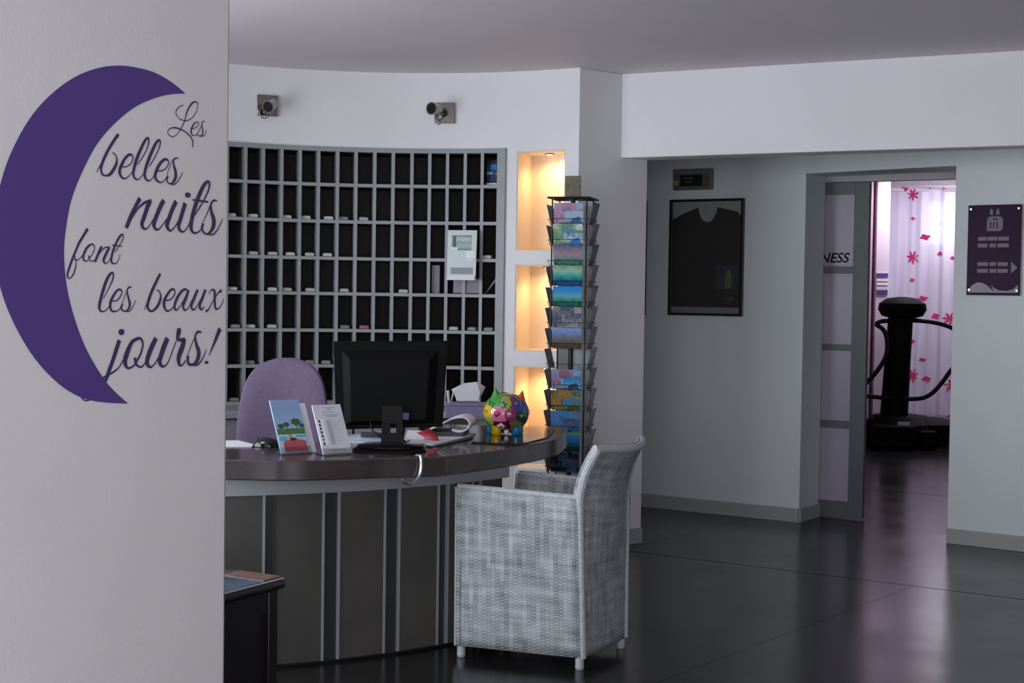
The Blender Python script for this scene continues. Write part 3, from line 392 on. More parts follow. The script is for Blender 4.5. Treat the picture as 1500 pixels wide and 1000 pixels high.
def curtain_mat():
    m = bpy.data.materials.new('sheer_curtain'); m.use_nodes = True; nt = m.node_tree; nt.nodes.remove(nt.nodes['Principled BSDF']); out = nt.nodes['Material Output']
    d = nt.nodes.new('ShaderNodeBsdfDiffuse'); d.inputs[0].default_value = (.80, .79, .92, 1)
    t = nt.nodes.new('ShaderNodeBsdfTranslucent'); t.inputs[0].default_value = (.9, .86, .94, 1)
    x = nt.nodes.new('ShaderNodeBsdfTransparent'); a = nt.nodes.new('ShaderNodeMixShader'); c = nt.nodes.new('ShaderNodeMixShader')
    a.inputs[0].default_value = .4; c.inputs[0].default_value = .26
    nt.links.new(d.outputs[0], a.inputs[1]); nt.links.new(t.outputs[0], a.inputs[2]); nt.links.new(a.outputs[0], c.inputs[1]); nt.links.new(x.outputs[0], c.inputs[2]); nt.links.new(c.outputs[0], out.inputs[0]); return m
M['curtain'] = curtain_mat(); M['flower'] = mat('pink_flower_print', rgb('c2276b'), .7)
cu = thing('curtain', 'sheer white curtain printed with dark pink flowers beyond the fitness doorway', 'curtain', (5.3, 15.62, .16))
def cy(x): return 15.62+.035*math.sin(x*23)+.02*math.sin(x*51+1)
obj('cloth', B().grid(lambda u, v: (4.08+u*3.2, cy(4.08+u*3.2), .16+v*2.44), 260, 2), M['curtain'], cu)
obj('rail', B().cyl((4.0, 15.62, 2.61), (7.4, 15.62, 2.61), .014), M['wall'], cu)
def flower(x, z, s, star):
    pts = []; n = 7 if star else 4
    for k in range(n*4):
        a = 2*math.pi*k/(n*4)+.3; rr = (1, .72, .32, .72)[k % 4] if star else (1, .85, .6, .8)[k % 4]
        pts.append((x+math.cos(a)*s*rr*(1 if star else 1.15), z+math.sin(a)*s*rr*(1 if star else .8)))
    bb = B(); n2 = len(pts)
    vs = [(x, cy(x)-.012, z)]+[(px_, cy(px_)-.012, pz_) for px_, pz_ in pts]
    bb.add(vs, [(0, 1+(i+1) % n2, 1+i) for i in range(n2)]); return bb
for x, y, z, s, st in K['flowers']: obj('flower_print', flower(x, z, s/2/134., st), M['flower'], cu)
for k in range(26):
    x = 4.95+(k % 9)*.27+.08*math.sin(k*5.1); z = .4+(k//9)*.75+.2*math.sin(k*2.3)
    obj('flower_print', flower(x, z, (.075, .04)[k % 2], (k+1) % 2), M['flower'], cu)

MC = K['machine']
vp = thing('vibration_plate', 'black standing fitness machine with upright column and looped handlebars beyond the doorway', 'fitness machine', (3.8, 14, 0))
b = B(); hd = [Vector((3.70, 14.15, .0)), Vector((4.22, 14.1, 0))]
obj('base', B().lathe((3.80, 14.0, 0), [(.35, .0), (.37, .03), (.36, .13), (.33, .22), (.24, .29)], 28, sx=1.0, sy=1.15), M['dark'], vp)
obj('platform', B().lathe((4.05, 14.05, 0), [(.30, .02), (.32, .08), (.31, .22), (.27, .25)], 28, sy=1.2), M['dark'], vp)
obj('front_block', B().box((3.62, 13.52, .13), (.40, .16, .2)).box((3.95, 13.55, .10), (.16, .12, .16)), M['dark'], vp, bevel=.02)
c0 = Vector(MC['bot']); c1 = Vector(MC['top'])
obj('column', B().tube([c0-Vector((0, 0, .08)), c0.lerp(c1, .5), c1], [.135, .125, .118], 20), M['dark'], vp)
obj('head', B().lathe((3.80, 13.98, 1.33), [(.10, -.10), (.20, -.07), (.235, -.01), (.225, .05), (.15, .10), (.04, .115)], 28, sx=1.0, sy=.7), M['dark'], vp)
obj('handlebar', B().tube(catmull([c0.lerp(c1, .9)+Vector((0, .0, .02))]+MC['upper']+[(4.46, 13.95, .98), (4.40, 13.92, .85)]+MC['low'][::-1]+[(3.36, 13.9, .52)]+MC['left'][::-1]+[c0.lerp(c1, .88)], 4), .022, 10), M['dark2'], vp)
obj('display', B().box((3.72, 13.55, .245), (.11, .02, .03)), M['greyp'], vp)

# ------------------------------------------------------------ wall decal: moon and script lettering
dc = thing('wall_decal', 'purple crescent moon sticker with French script lettering on the near white wall', 'wall decal', tuple(E0-VV*.6+UU*.002+ZZ*1.3))
def onw(s, z, d=0): return E0+VV*s+ZZ*z+UU*(.0015-d)
mo = catmull([(p[0], p[1], 0) for p in K['moon_o']], 5); mi_ = catmull([(p[0], p[1], 0) for p in K['moon_i']], 5)
n = 90
def samp(P, t):
    L = [0]
    for a, c in zip(P, P[1:]): L.append(L[-1]+(c-a).length)
    x = t*L[-1]
    for i in range(len(P)-1):
        if L[i+1] >= x: return P[i].lerp(P[i+1], (x-L[i])/max(1e-9, L[i+1]-L[i]))
    return P[-1]
b = B(); vs = []
for i in range(n+1):
    a = samp(mo, i/n); c = samp(mi_, i/n); vs += [onw(a.x, a.y), onw(c.x, c.y)]
b.add(vs, [(2*i, 2*i+2, 2*i+3, 2*i+1) for i in range(n)]); obj('moon', b, M['vinyl'], dc)
def ribbon(b, st, lift):
    P = catmull([Vector((st[i], st[i+1], st[i+2])) for i in range(0, len(st), 3)], 5); vs = []
    for i, p in enumerate(P):
        t = (P[min(i+1, len(P)-1)]-P[max(i-1, 0)]); t.z = 0; t = t.normalized() if t.length > 1e-9 else Vector((0, 1, 0))
        h = max(p.z, .0012)
        vs += [onw(p.x-t.y*h, p.y+t.x*h, -lift), onw(p.x+t.y*h, p.y-t.x*h, -lift)]
    b.add(vs, [(2*i, 2*i+2, 2*i+3, 2*i+1) for i in range(len(P)-1)])
for wd, strokes in K['letters'].items():
    b = B()
    for k, st in enumerate(strokes): ribbon(b, st, .0004+.00012*k)
    o = obj('script_word', b, M['ink'], dc); o['label'] = 'exclamation mark in purple script' if wd == 'exclamation' else 'purple script word "%s"' % wd
b = B(); ribbon(b, K['loop'], .0004); obj('flourish', b, M['ink'], dc)

# ------------------------------------------------------------ pigeonhole rack
DIV = [a*D2R for a in K['div']]; SZ = K['shelfz']; DEP = .25
rk = thing('key_rack', 'curved grey pigeonhole key rack set into the wall behind the reception desk', 'shelf', pol(CW, RW, 95*D2R, SZ[-1]-.09))
rt = .009
for z in SZ: obj('shelf', ringsec(B(), CW, RW-.012, RW+DEP, aR, aL, z-rt, z+rt, 22), M['rack'], rk)
def divider(a, extra, z0, z1, hw=.009):
    p = Vector(pol(CW, RW-.010, a)); r = Vector((math.cos(a), math.sin(a), 0)); d = (Matrix.Rotation(extra, 3, 'Z') @ r); tt = Vector((-r.y, r.x, 0))*hw
    e = p+d*(DEP-.01)
    return B().prism([(q.x, q.y) for q in (p-tt, p+tt, e+tt*.7, e-tt*.7)], z0, z1)
for i, a in enumerate(DIV):
    x = pol(CW, RW, a)[0]; y = pol(CW, RW, a)[1]; ray_ = math.atan2(y, x)
    tgt = max(0, min(1, (-.35-x)/1.2)); want = ray_+(1.2+9.5*tgt**1.3)*D2R; ex = want-a
    for j in range(len(SZ)-1):
        if i == 15 and j in (2, 3): pass
        obj('divider', divider(a, ex, SZ[j+1]+rt, SZ[j]-rt), M['rack'], rk)
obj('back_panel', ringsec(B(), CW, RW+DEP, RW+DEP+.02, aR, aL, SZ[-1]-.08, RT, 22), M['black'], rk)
st0 = K['stile'][0]*D2R
obj('side_stile', ringsec(B(), CW, RW-.016, RW+DEP, aR, st0-.004, SZ[-1]-.08, RT+.004, 2), M['rack'], rk)
obj('top_rail', ringsec(B(), CW, RW-.016, RW+.10, aR, aL, SZ[0]+rt-.002, RT+.004, 22), M['rack'], rk)
obj('plinth', ringsec(B(), CW, RW-.014, RW+.02, aR, aL, SZ[-1]-.085, SZ[-1]-rt, 22), M['rack'], rk)
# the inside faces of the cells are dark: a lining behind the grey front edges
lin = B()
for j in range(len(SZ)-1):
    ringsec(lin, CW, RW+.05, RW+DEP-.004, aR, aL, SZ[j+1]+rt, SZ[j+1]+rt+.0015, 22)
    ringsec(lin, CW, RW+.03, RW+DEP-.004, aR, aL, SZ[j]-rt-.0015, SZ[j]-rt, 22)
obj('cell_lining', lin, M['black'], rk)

# key tags lying in the cells
ordn = ['top', 'second', 'third', 'fourth', 'fifth', 'sixth', 'seventh', 'eighth']
cols = ['hidden', 'first', 'first', 'second', 'third', 'fourth', 'fifth', 'sixth', 'seventh', 'eighth', 'ninth', 'tenth', 'eleventh', 'twelfth', 'thirteenth', 'fourteenth', 'fifteenth', 'sixteenth']
M['tagw'] = mat('ivory_tag', (.52, .52, .50), .5); M['tagg'] = mat('grey_tag', (.25, .25, .25), .5); M['tagp'] = mat('pink_tag', rgb('b86070'), .5)
fobm = None; random.seed(4)
for k, (a, z) in enumerate(K['fobs']):
    row = min(range(1, len(SZ)), key=lambda i: abs(SZ[i]+.022-z))-1
    ci = sum(1 for d in K['div'] if d > a)
    a = a*D2R; dim = k in (19, 23, 25, 26, 31, 5) or (k > 26 and k != 31); pink = k == 22
    m = M['tagp'] if pink else M['tagg'] if dim else M['tagw']
    rr = RW+.025; zz = SZ[row+1]+rt+.0012; an = a+math.pi/2+random.uniform(-.22, .22)
    b = B(); b.box((0, 0, .009), (.052, .03, .016)); b.box((.0, -.004, .0185), (.040, .022, .003))
    o = obj('key_tag', b, m, bevel=.003); o.location = pol(CW, rr, a, zz); o.rotation_euler.z = an
    tag(o, '%s key tag, %s row of the key rack, %s column from the left' % ('pink' if pink else 'dull grey' if dim else 'white', ordn[row], cols[min(ci, 17)]), 'key tag', 'key tags in the pigeonholes')

def rackpt(a, r, z): return Vector(pol(CW, RW+r, a*D2R, z))
# brochure dispenser hanging on the rack
hl, hr = 81.0, 75.72; hz0, hz1 = 1.492, 1.772
p = [rackpt(hl, -.075, hz0), rackpt(hr, -.075, hz0), rackpt(hr, -.055, hz1), rackpt(hl, -.055, hz1)]
ex = (p[1]-p[0]).normalized(); fn = ex.cross(ZZ)
bd_ = thing('brochure_holder', 'white leaflet dispenser with a framed picture hung on the key rack', 'leaflet holder', p[0])
HP = p
obj('back_plate', B().board(p, .012), mat('pale_card', (.62, .68, .68), .35), bd_)
def onb(x, y, d=.002):
    a = HP[0].lerp(HP[1], x); c = HP[3].lerp(HP[2], x); return a.lerp(c, y)+fn*d
def rect(x0, y0, x1, y1, d, t=.0015): return B().board([onb(x0, y0, d), onb(x1, y0, d), onb(x1, y1, d), onb(x0, y1, d)], t)
obj('picture', rect(.14, .60, .82, .90, .002), picture('villa_print', ['5a6a66', 'a9bdb6', '8fa79e', 'bccbc8', '6f8580'], 6, .2), bd_)
obj('tree_print', rect(.18, .66, .30, .88, .003), mat('tree_print', rgb('52705c'), .6), bd_)
obj('flower_print', rect(.12, .60, .36, .66, .0035), mat('blossom', (.85, .8, .82), .6), bd_)
obj('label_print', rect(.66, .44, .97, .58, .003), mat('white_label', (.86, .88, .92), .5), bd_)
obj('label_print', rect(.70, .38, .90, .43, .003), mat('white_label2', (.80, .83, .88), .5), bd_)
obj('slot', rect(.13, .12, .90, .25, .002), M['greyprint'], bd_)
obj('lip', rect(.02, .0, .98, .10, .010, .008), M['paper'], bd_)
b = B().board([rackpt(80.3, .0, 1.42), rackpt(75.3, .0, 1.42), rackpt(75.3, .01, 1.50), rackpt(80.3, .01, 1.50)], .01)
tag(obj('card_box', b, M['mauve']), 'mauve card box standing below the white leaflet dispenser in the rack', 'box')
b = B().prism([tuple(rackpt(a_, r_, 0)[:2]) for a_, r_ in ((84.2, .02), (82.9, .03), (82.9, .05), (84.2, .04))], 1.415, 1.575)
tag(obj('folded_card', b, M['mauve']), 'mauve folded card leaning left of the leaflet dispenser in the rack', 'card')
b = B().board([rackpt(75.1, .05, 1.416), rackpt(72.9, .03, 1.50), rackpt(72.7, .03, 1.52), rackpt(74.9, .05, 1.424)], .004)
tag(obj('grey_leaflet', b, M['mauve']), 'grey leaflet leaning diagonally in the rightmost column of the rack', 'leaflet')
b = B().board([rackpt(73.3, .05, 1.22), rackpt(72.75, .02, 1.22), rackpt(72.75, .02, 1.36), rackpt(73.0, .04, 1.33)], .003)
tag(obj('grey_envelope', b, M['mauve']), 'narrow grey envelope standing against the right side of the rack, fifth row', 'envelope')
# blue leaflet in the top right cell
q = [rackpt(75.0, .04, 2.034), rackpt(72.7, .04, 2.034), rackpt(72.7, .06, 2.175), rackpt(75.0, .06, 2.175)]
lf = thing('blue_leaflet', 'dark blue leaflet with white lower edge in the top right pigeonhole', 'leaflet', q[0])
obj('sheet', B().board(q, .003), picture('blue_leaflet_print', ['101c2c', '1a3a58', '204868', '0c1c30'], 5, .2), lf)
HP = q; fn = (q[1]-q[0]).normalized().cross(ZZ)
obj('white_print', rect(.0, .0, .85, .07, .002), M['paper'], lf); obj('blue_print', rect(.25, .62, .72, .82, .002), mat('azure_print', rgb('2f78b8'), .4), lf)
obj('pale_print', rect(.02, .42, .45, .52, .002), mat('pale_print', rgb('8fb4c8'), .4), lf); obj('red_print', rect(.65, .40, .98, .48, .002), mat('coral_print', rgb('b06060'), .4), lf)
# dark things in the lower left cell
tag(obj('stapler', B().box((0, 0, .012), (.07, .03, .024)).box((.004, 0, .03), (.055, .022, .012), ry=.15), M['dark'], loc=None, bevel=.005), 'small black object lying in the lowest left pigeonhole', 'desk object')
bpy.data.objects['stapler'].location = rackpt(121.0, .03, SZ[-1]+rt+.001); bpy.data.objects['stapler'].rotation_euler.z = -1.0

# wall spot lamps
for k, (a, z) in enumerate(K['lamps']):
    a *= D2R; c = Vector(pol(CW, RW-.002, a, z)); nrm = Vector((-math.cos(a), -math.sin(a), 0)); sx = Vector((-nrm.y, nrm.x, 0))
    if sx.x < 0: sx = -sx
    L = thing('wall_spotlight', ['chrome wall spotlight on the curved wall above the left of the rack', 'chrome wall spotlight on the curved wall above the right of the rack'][k], 'wall lamp', c, 'chrome spotlights above the key rack')
    s = .058
    def q_(x, y, d): return c+sx*x+ZZ*y+nrm*d
    obj('wall_plate', B().hexa([q_(-s, -s, 0), q_(s, -s, 0), q_(s, -s, .018), q_(-s, -s, .018), q_(-s, s, 0), q_(s, s, 0), q_(s, s, .018), q_(-s, s, .018)]), M['chrome'], L, bevel=.003)
    if k == 0:
        a0, a1, t = q_(.01, .01, .02), q_(.03, .012, .07), q_(-.035, -.028, .15)
    else:
        a0, a1, t = q_(.0, .0, .02), q_(-.01, .01, .07), q_(-.045, .008, .15)
    obj('arm', B().tube([a0, a1, a1.lerp(t, .25)], .009, 8), M['chrome'], L)
    m1 = a1.lerp(t, .12); dd_ = (t-m1).normalized(); tip = m1+dd_*.085
    obj('lamp_head', B().tube([m1, m1+dd_*.01, m1+dd_*.05, tip], [.016, .026, .030, .036], 20), M['chrome'], L)
    obj('lens', B().tube([tip-dd_*.001, tip+dd_*.003], [.030, .028], 20), M['dark2'], L)
    ring = [q_(-.032+.03*math.cos(x_), -.045+.034*math.sin(x_), .08) for x_ in [2*math.pi*i/18 for i in range(18)]] if k == 0 else [q_(x_, y_, .08) for x_, y_ in ((-.045, -.03), (-.03, -.055), (-.022, -.075), (-.014, -.07), (-.008, -.045), (.0, -.03))]
    obj('wire_loop', B().tube(ring, .0028, 6, closed=(k == 0)), M['chrome'], L)

# niche lights (real little downlights at the top of each niche)
nm = (n0+n1)/2
for k, (z0, z1) in enumerate(nz):
    p = Vector(pol(CW, RW+.11, nm, z1-.012))
    L = thing('niche_downlight', ['round recessed downlight in the top niche', 'round recessed downlight in the middle niche', 'round recessed downlight in the lowest niche'][k], 'downlight', p, 'downlights of the three warm niches')
    obj('bezel', B().lathe(p, [(.028, -.004), (.028, .003)], 20), M['chrome'], L)
    obj('bulb', B().lathe(p, [(.018, -.006), (.018, -.004)], 16), mat('warm_bulb', (1, .8, .55), .4, emit=(1, .72, .42, 5)), L)
    o = spot('niche_light', p-ZZ*.012, p-ZZ*1+Vector((math.cos(nm), math.sin(nm), 0))*.16, (5.2, 4.8, 5.6)[k], 2.7, (1, .58, .24), .02)

# ------------------------------------------------------------ back counter, box and paper
A0, A1 = 66*D2R, 150*D2R
bc = thing('back_counter', 'narrow curved counter running below the key rack', 'counter', pol(CW, RW-.2, 95*D2R, 0))
obj('counter_top', ringsec(B(), CW, RW-.42, RW-.003, 80*D2R, A1, .742, .78, 24), M['rack'], bc, bevel=.004)
for i in range(5):
    a = (84+i*14)*D2R; obj('cupboard_door', ringsec(B(), CW, RW-.395, RW-.375, a, a+13.5*D2R, .09, .735, 5), M['mauve'], bc)
obj('carcass', ringsec(B(), CW, RW-.374, RW-.004, 84*D2R, A1-.02, .02, .741, 22), M['recess'], bc)
cb = thing('lavender_box', 'lavender cardboard box on the back counter beside the monitor', 'box', (-.24, 7.4, .781))
cx, cyy = -.225, 7.86-.10
bx0 = Vector(pol(CW, RW-.33, 77*D2R))
# counter end piece beneath the box
obj('counter_end', ringsec(B(), CW, RW-.42, RW-.003, 66*D2R, 80*D2R, .742, .78, 6), M['rack'], bc, bevel=.004)
obj('body', B().box((-.232, 7.42, .811), (.205, .17, .060)), M['lavender'], cb, bevel=.004)
obj('lid', B().box((-.232, 7.42, .846), (.212, .178, .010)), M['lavender'], cb, bevel=.002)
f = K['D']['fan']
pf = thing('paper_fan', 'white folded paper standing fanned open on the lavender box', 'paper', (-.23, 7.4, .852))
def ff(x, y, d): return Vector((x, 7.40+d, y))
s_ = 7.40/7.55
fp = [((q_[0])*s_, 1.42+(q_[2]-1.42)*s_+.010) for q_ in f]
obj('front_fold', B().plate(ff, [fp[0], fp[1], fp[2], (fp[4][0]+.004, fp[4][1]), fp[5], ((fp[6][0]+.012), fp[6][1]-.008)], .004), M['paper'], pf)
obj('right_flap', B().add([ff(*fp[2], .001), ff(fp[3][0], fp[3][1], .05), ff(fp[4][0], fp[4][1], .03), ff(fp[1][0]+.002, fp[1][1], .01)], [(0, 1, 2), (0, 3, 1)]), M['paper'], pf, thick=.002)
obj('left_flap', B().add([ff(*fp[6], .03), ff(fp[5][0], fp[5][1], .02), ff(fp[0][0], fp[0][1]+.012, .002)], [(0, 1, 2)]), M['paper'], pf, thick=.002)
tag(obj('white_pen_holder', B().cyl((-.322, 7.40, .8515), (-.328, 7.40, .915), .006, .008, 10).cyl((-.312, 7.41, .8515), (-.300, 7.41, .905), .004, .004, 8), M['paper']), 'white pens standing on the lavender box next to the monitor edge', 'pens')
b = B(); b.hexa([(.018, 7.56, 0), (.30, 7.50, 0), (.34, 7.72, 0), (.05, 7.78, 0), (.018, 7.56, .5), (.30, 7.50, .5), (.34, 7.72, .5), (.05, 7.78, .5)])
tag(obj('low_cabinet', b, M['wall'], bevel=.012), 'low white cabinet against the wall under the lit niches', 'cabinet')

# ------------------------------------------------------------ receptionist's chair
oc = thing('office_chair', 'mauve upholstered office chair with rounded back behind the desk', 'chair', (-1.05, 6.62, 0))
bo = catmull([Vector(p) for p in ((-1.25, .56, 0), (-1.258, .70, 0), (-1.252, .85, 0), (-1.225, .985, 0), (-1.175, 1.065, 0), (-1.10, 1.102, 0), (-1.037, 1.109, 0), (-.975, 1.102, 0), (-.905, 1.066, 0), (-.858, .985, 0), (-.838, .85, 0), (-.838, .70, 0), (-.85, .56, 0))], 5)
nb = len(bo); cb_ = Vector((-1.045, .82, 0)); rings = []
for sc_, dy in ((.0, 0), (.35, -.002), (.70, .004), (.90, .014), (.97, .024), (1.0, .038), (.985, .056), (.93, .068), (.5, .075), (0, .075)): rings.append([(cb_.x+(p.x-cb_.x)*sc_, 6.575+dy+.05*((p.x-cb_.x)*sc_/.2)**2*-1, cb_.y+(p.y-cb_.y)*sc_) for p in bo])
b = B(); vs = [v_ for r_ in rings for v_ in r_]
b.add(vs, [(j*nb+i, j*nb+(i+1) % nb, (j+1)*nb+(i+1) % nb, (j+1)*nb+i) for j in range(len(rings)-1) for i in range(nb)])
obj('backrest', b, M['chair'], oc)
obj('seat', B().lathe((-1.04, 6.33, .44), [(.20, 0), (.235, .02), (.24, .05), (.20, .085), (.05, .09)], 28), M['chair'], oc)
obj('gas_lift', B().cyl((-1.04, 6.35, .09), (-1.04, 6.35, .44), .028), M['dark'], oc)
obj('back_support', B().tube([(-1.04, 6.45, .43), (-1.04, 6.66, .46), (-1.04, 6.665, .72)], .02), M['dark'], oc)
for k in range(5):
    a = k*1.2566+.3; e = Vector((-1.04+.27*math.cos(a), 6.35+.27*math.sin(a), .07))
    g_ = obj('leg', B().tube([(-1.04, 6.35, .11), e], [.024, .016]), M['dark'], oc); obj('castor', B().lathe(e-Vector((0, .012, .043)), [(.025, 0), (.027, .01), (.025, .024)], 14, axis='Y'), M['dark'], g_)

# ------------------------------------------------------------ reception desk
CS = (-.985, 6.421); RS = 1.219; BC = (-1.612, 7.292); RB = 2.075
dk = thing('reception_desk', 'curved reception desk with dark glossy worktop, steel band and taupe panels', 'reception desk', (-.6, 5.9, 0))
sp = catmull([Vector(p) for p in K['slab']], 5)
outer = [Vector(pol(CS, RS, a*D2R)) for a in range(-152, -93, 6)]+[Vector((p.x, p.y, 0)) for p in sp]+[Vector((.262, 6.56, 0)), Vector((.255, 6.68, 0)), Vector((.235, 6.72, 0))]
inner = [Vector((-.36, 6.74, 0)), Vector((-.38, 6.55, 0))]+[Vector(pol(CS, .60, a*D2R)) for a in range(0, -153, -8)]
poly = outer+inner
b = B().prism([(p.x, p.y) for p in poly], .725, .80); obj('worktop', b, M['top'], dk, bevel=.005)
ends = -.7038; a_l = -1.86
obj('steel_band', ringsec(B(), BC, RB-.02, RB+.014, a_l, ends+.012, .655, .724, 48), M['strip'], dk)
obj('inner_carcass', ringsec(B(), BC, RB-.05, RB-.021, a_l, ends, .0, .724, 40), M['recess'], dk)
obj('end_panel', ringsec(B(), BC, RB-.45, RB-.05, ends-.015, ends, .0, .724, 2), M['panel'], dk)
strips = [-1.2300, -1.2127, -1.1199, -1.0895, -.9966, -.9659, -.8770, -.8537, -.7903, -.7697]
lefts = []; a = -1.345
while a > a_l+.1: lefts += [a-.03, a]; a -= .12
allS = sorted(lefts+strips)
for a in allS: obj('metal_strip', ringsec(B(), BC, RB-.02, RB+.006, a-.0022, a+.0022, .012, .655, 1), M['recess'] if abs(a+1.2127) < 1e-4 else M['strip'], dk)
pairs = [(allS[i], allS[i+1]) for i in range(0, len(allS), 2)]
for i, (s0, s1) in enumerate(pairs):
    obj('recess_strip', ringsec(B(), BC, RB-.02, RB-.008, s0+.0022, s1-.0022, .012, .655, 2), M['recess'], dk)
    e = pairs[i+1][0] if i+1 < len(pairs) else ends
    obj('front_panel', ringsec(B(), BC, RB-.02, RB+.002, s1+.0022, e-.0022, .012, .655, 6), M['panel'], dk, bevel=.001)
# chrome bag hook over the worktop edge
hk = Vector(K['D']['hook'][0]); hd_ = Vector((hk.x-CS[0], hk.y-CS[1], 0)).normalized(); ht = Vector((-hd_.y, hd_.x, 0))
if ht.x > 0: ht = -ht
e0 = Vector((hk.x, hk.y, .8))+hd_*.010
pts = [e0-hd_*.03+ZZ*.006, e0-hd_*.002+ZZ*.007, e0+hd_*.006+ZZ*.0, e0+hd_*.008-ZZ*.035, e0+hd_*.010-ZZ*.065+ht*.008, e0+hd_*.012-ZZ*.088+ht*.030, e0+hd_*.014-ZZ*.093+ht*.055, e0+hd_*.014-ZZ*.083+ht*.075, e0+hd_*.014-ZZ*.07+ht*.083]
tag(obj('bag_hook', B().tube(catmull(pts, 5), .0065, 10), M['steel']), 'chrome bag hook clipped over the front edge of the desk', 'hook')

# ------------------------------------------------------------ monitor
mn = thing('computer_monitor', 'black computer monitor seen from behind on the reception desk', 'monitor', (-.47, 5.70, .80))
q = [Vector(p) for p in K['D']['mon']]; tl_, tr_, br_, bl_ = q
obj('screen_shell', B().board([bl_, br_, tr_, tl_], .026), M['dark'], mn, bevel=.004)
c_ = (tl_+tr_+br_+bl_)/4
bump_ = [c_+(p-c_)*.84+Vector((0, -.001, -.012)) for p in (bl_, br_, tr_, tl_)]
bump2 = [c_+(p-c_)*.70+Vector((0, -.028, -.02)) for p in (bl_, br_, tr_, tl_)]
obj('rear_housing', B().add(bump_+bump2, [(4, 5, 6, 7), (0, 1, 5, 4), (1, 2, 6, 5), (2, 3, 7, 6), (3, 0, 4, 7)]), M['dark'], mn, bevel=.004)
obj('port_label', B().box((-.628, 5.746, .925), (.036, .004, .010)), M['mauve'], mn)
obj('video_plug', B().box((-.420, 5.725, .925), (.030, .035, .032), ry=.1), mat('blue_plug', rgb('20246a'), .4), mn, bevel=.003)
cbl = B().tube(catmull([(-.420, 5.72, .905), (-.425, 5.71, .87), (-.43, 5.72, .83), (-.40, 5.76, .806)], 6), .004, 8); obj('cable', cbl, M['dark2'], mn)
obj('cable', B().tube(catmull([(-.56, 5.72, .90), (-.555, 5.70, .875), (-.53, 5.70, .85), (-.50, 5.72, .83)], 6), .003, 8), M['dark2'], mn)
stn = B(); x0, x1, y0, y1 = -.514, -.433, 5.690, 5.716
# stand with the cable hole: four bars round the hole
stn.box((-.473, 5.703, .932), (.082, .026, .07)).box((-.473, 5.703, .829), (.086, .026, .056)).box((-.497, 5.703, .877), (.034, .026, .042)).box((-.443, 5.703, .877), (.026, .026, .042))
obj('stand', stn, mat('stand_plastic', (.007, .0065, .006), .5, spec=.15), mn)
obj('stand_base', B().lathe((-.47, 5.66, .8075), [(.135, 0), (.14, .004), (.13, .010), (.05, .014)], 32, sx=1.0, sy=.85), M['dark2'], mn)

# ------------------------------------------------------------ leaflet stands
def leaflet_stand(key, label, m, extra):
    bl, br, tr, tl = [Vector(p) for p in (K['D'][key][3], K['D'][key][2], K['D'][key][1], K['D'][key][0])]
    bl.z = .806; n_ = (br-bl); br = bl+(br-bl)*1.0; br.z = .806; sh = br-(bl+n_)
    tr = tl+(br-bl); 
    L = thing('leaflet_stand', label, 'leaflet stand', (bl.x, bl.y, .80))
    nrm = (br-bl).cross(tl-bl).normalized()
    obj('leaflet', B().board([bl, br, tr, tl], .006), m, L)
    ex_ = (br-bl); ez_ = (tl-bl)
    def P(x, y, d=0): return bl+ex_*x+ez_*y+nrm*d
    obj('holder_back', B().board([P(-.02, -.01, -.008), P(1.03, -.01, -.008), P(1.03, .60, -.008), P(-.02, .60, -.008)], .002), M['acrylic'], L)
    obj('holder_front', B().board([P(-.02, -.01, .004), P(1.03, -.01, .004), P(1.03, .10, .004), P(-.02, .10, .004)], .002), M['acrylic'], L)
    fl = ex_.normalized().cross(ZZ)
    obj('holder_foot', B().board([bl+fl*.02+Vector((0, 0, -.003)), br+fl*.02+Vector((0, 0, -.003)), br-fl*.075+Vector((0, 0, -.003)), bl-fl*.075+Vector((0, 0, -.003))], .002), M['acrylic'], L)
    extra(L, P, ex_, ez_, nrm)
    return L
def exA(L, P, ex_, ez_, nrm):
    obj('rear_leaflet', B().board([P(.86, .05, -.022), P(1.30, .05, -.022), P(1.30, .985, -.022), P(.86, .985, -.022)], .006), M['paper'], L)
    def rc(n_, x0, y0, x1, y1, d, m): obj(n_, B().board([P(x0, y0, d), P(x1, y0, d), P(x1, y1, d), P(x0, y1, d)], .0008), m, L)
    def blob(n_, cx, cy, rx, ry, d, m, k=12, jag=0):
        pts = [(cx+rx*math.cos(2*math.pi*i/k)*(1-jag*(i % 2)), cy+ry*math.sin(2*math.pi*i/k)*(1-jag*(i % 2))) for i in range(k)]
        obj(n_, B().plate(lambda x, y, t: P(x, y, d-t), pts, .0006), m, L)
    rc('hedge_print', .03, .33, .97, .45, .0012, mat('hedge_print', rgb('4d7a45'), .5, nz=.4, nscale=120))
    rc('terrace_print', .0, .26, 1, .34, .0014, mat('terrace_print', rgb('c6ccd0'), .5))
    rc('pool_print', .05, .23, .30, .31, .0020, mat('pool_print', rgb('5fb2cf'), .4)); rc('pool_print', .62, .28, .97, .325, .0020, mat('pool_print2', rgb('58a8c8'), .4))
    G = mat('palm_print', rgb('2f5a3c'), .5, nz=.3, nscale=200)
    for x, y, s in ((.18, .50, .13), (.38, .53, .12), (.72, .57, .19), (.90, .50, .11)):
        blob('palm_print', x, y, s, s*.40, .0022, G, 14, .3); rc('trunk_print', x-.01, y-.15, x+.01, y, .0018, G)
    blob('red_cloth_print', .56, .19, .38, .05, .0024, mat('red_cloth_print', rgb('b8505a'), .45, nz=.15, nscale=60), 16)
    rc('red_cloth_print', .14, .015, .92, .185, .0022, mat('red_cloth_print2', rgb('b24d55'), .45)); blob('dark_print', .50, .245, .12, .03, .0030, mat('umber_print', rgb('4a2c30'), .5))
    blob('hat_print', .42, .30, .07, .035, .0034, mat('straw_print', rgb('b39a78'), .5))
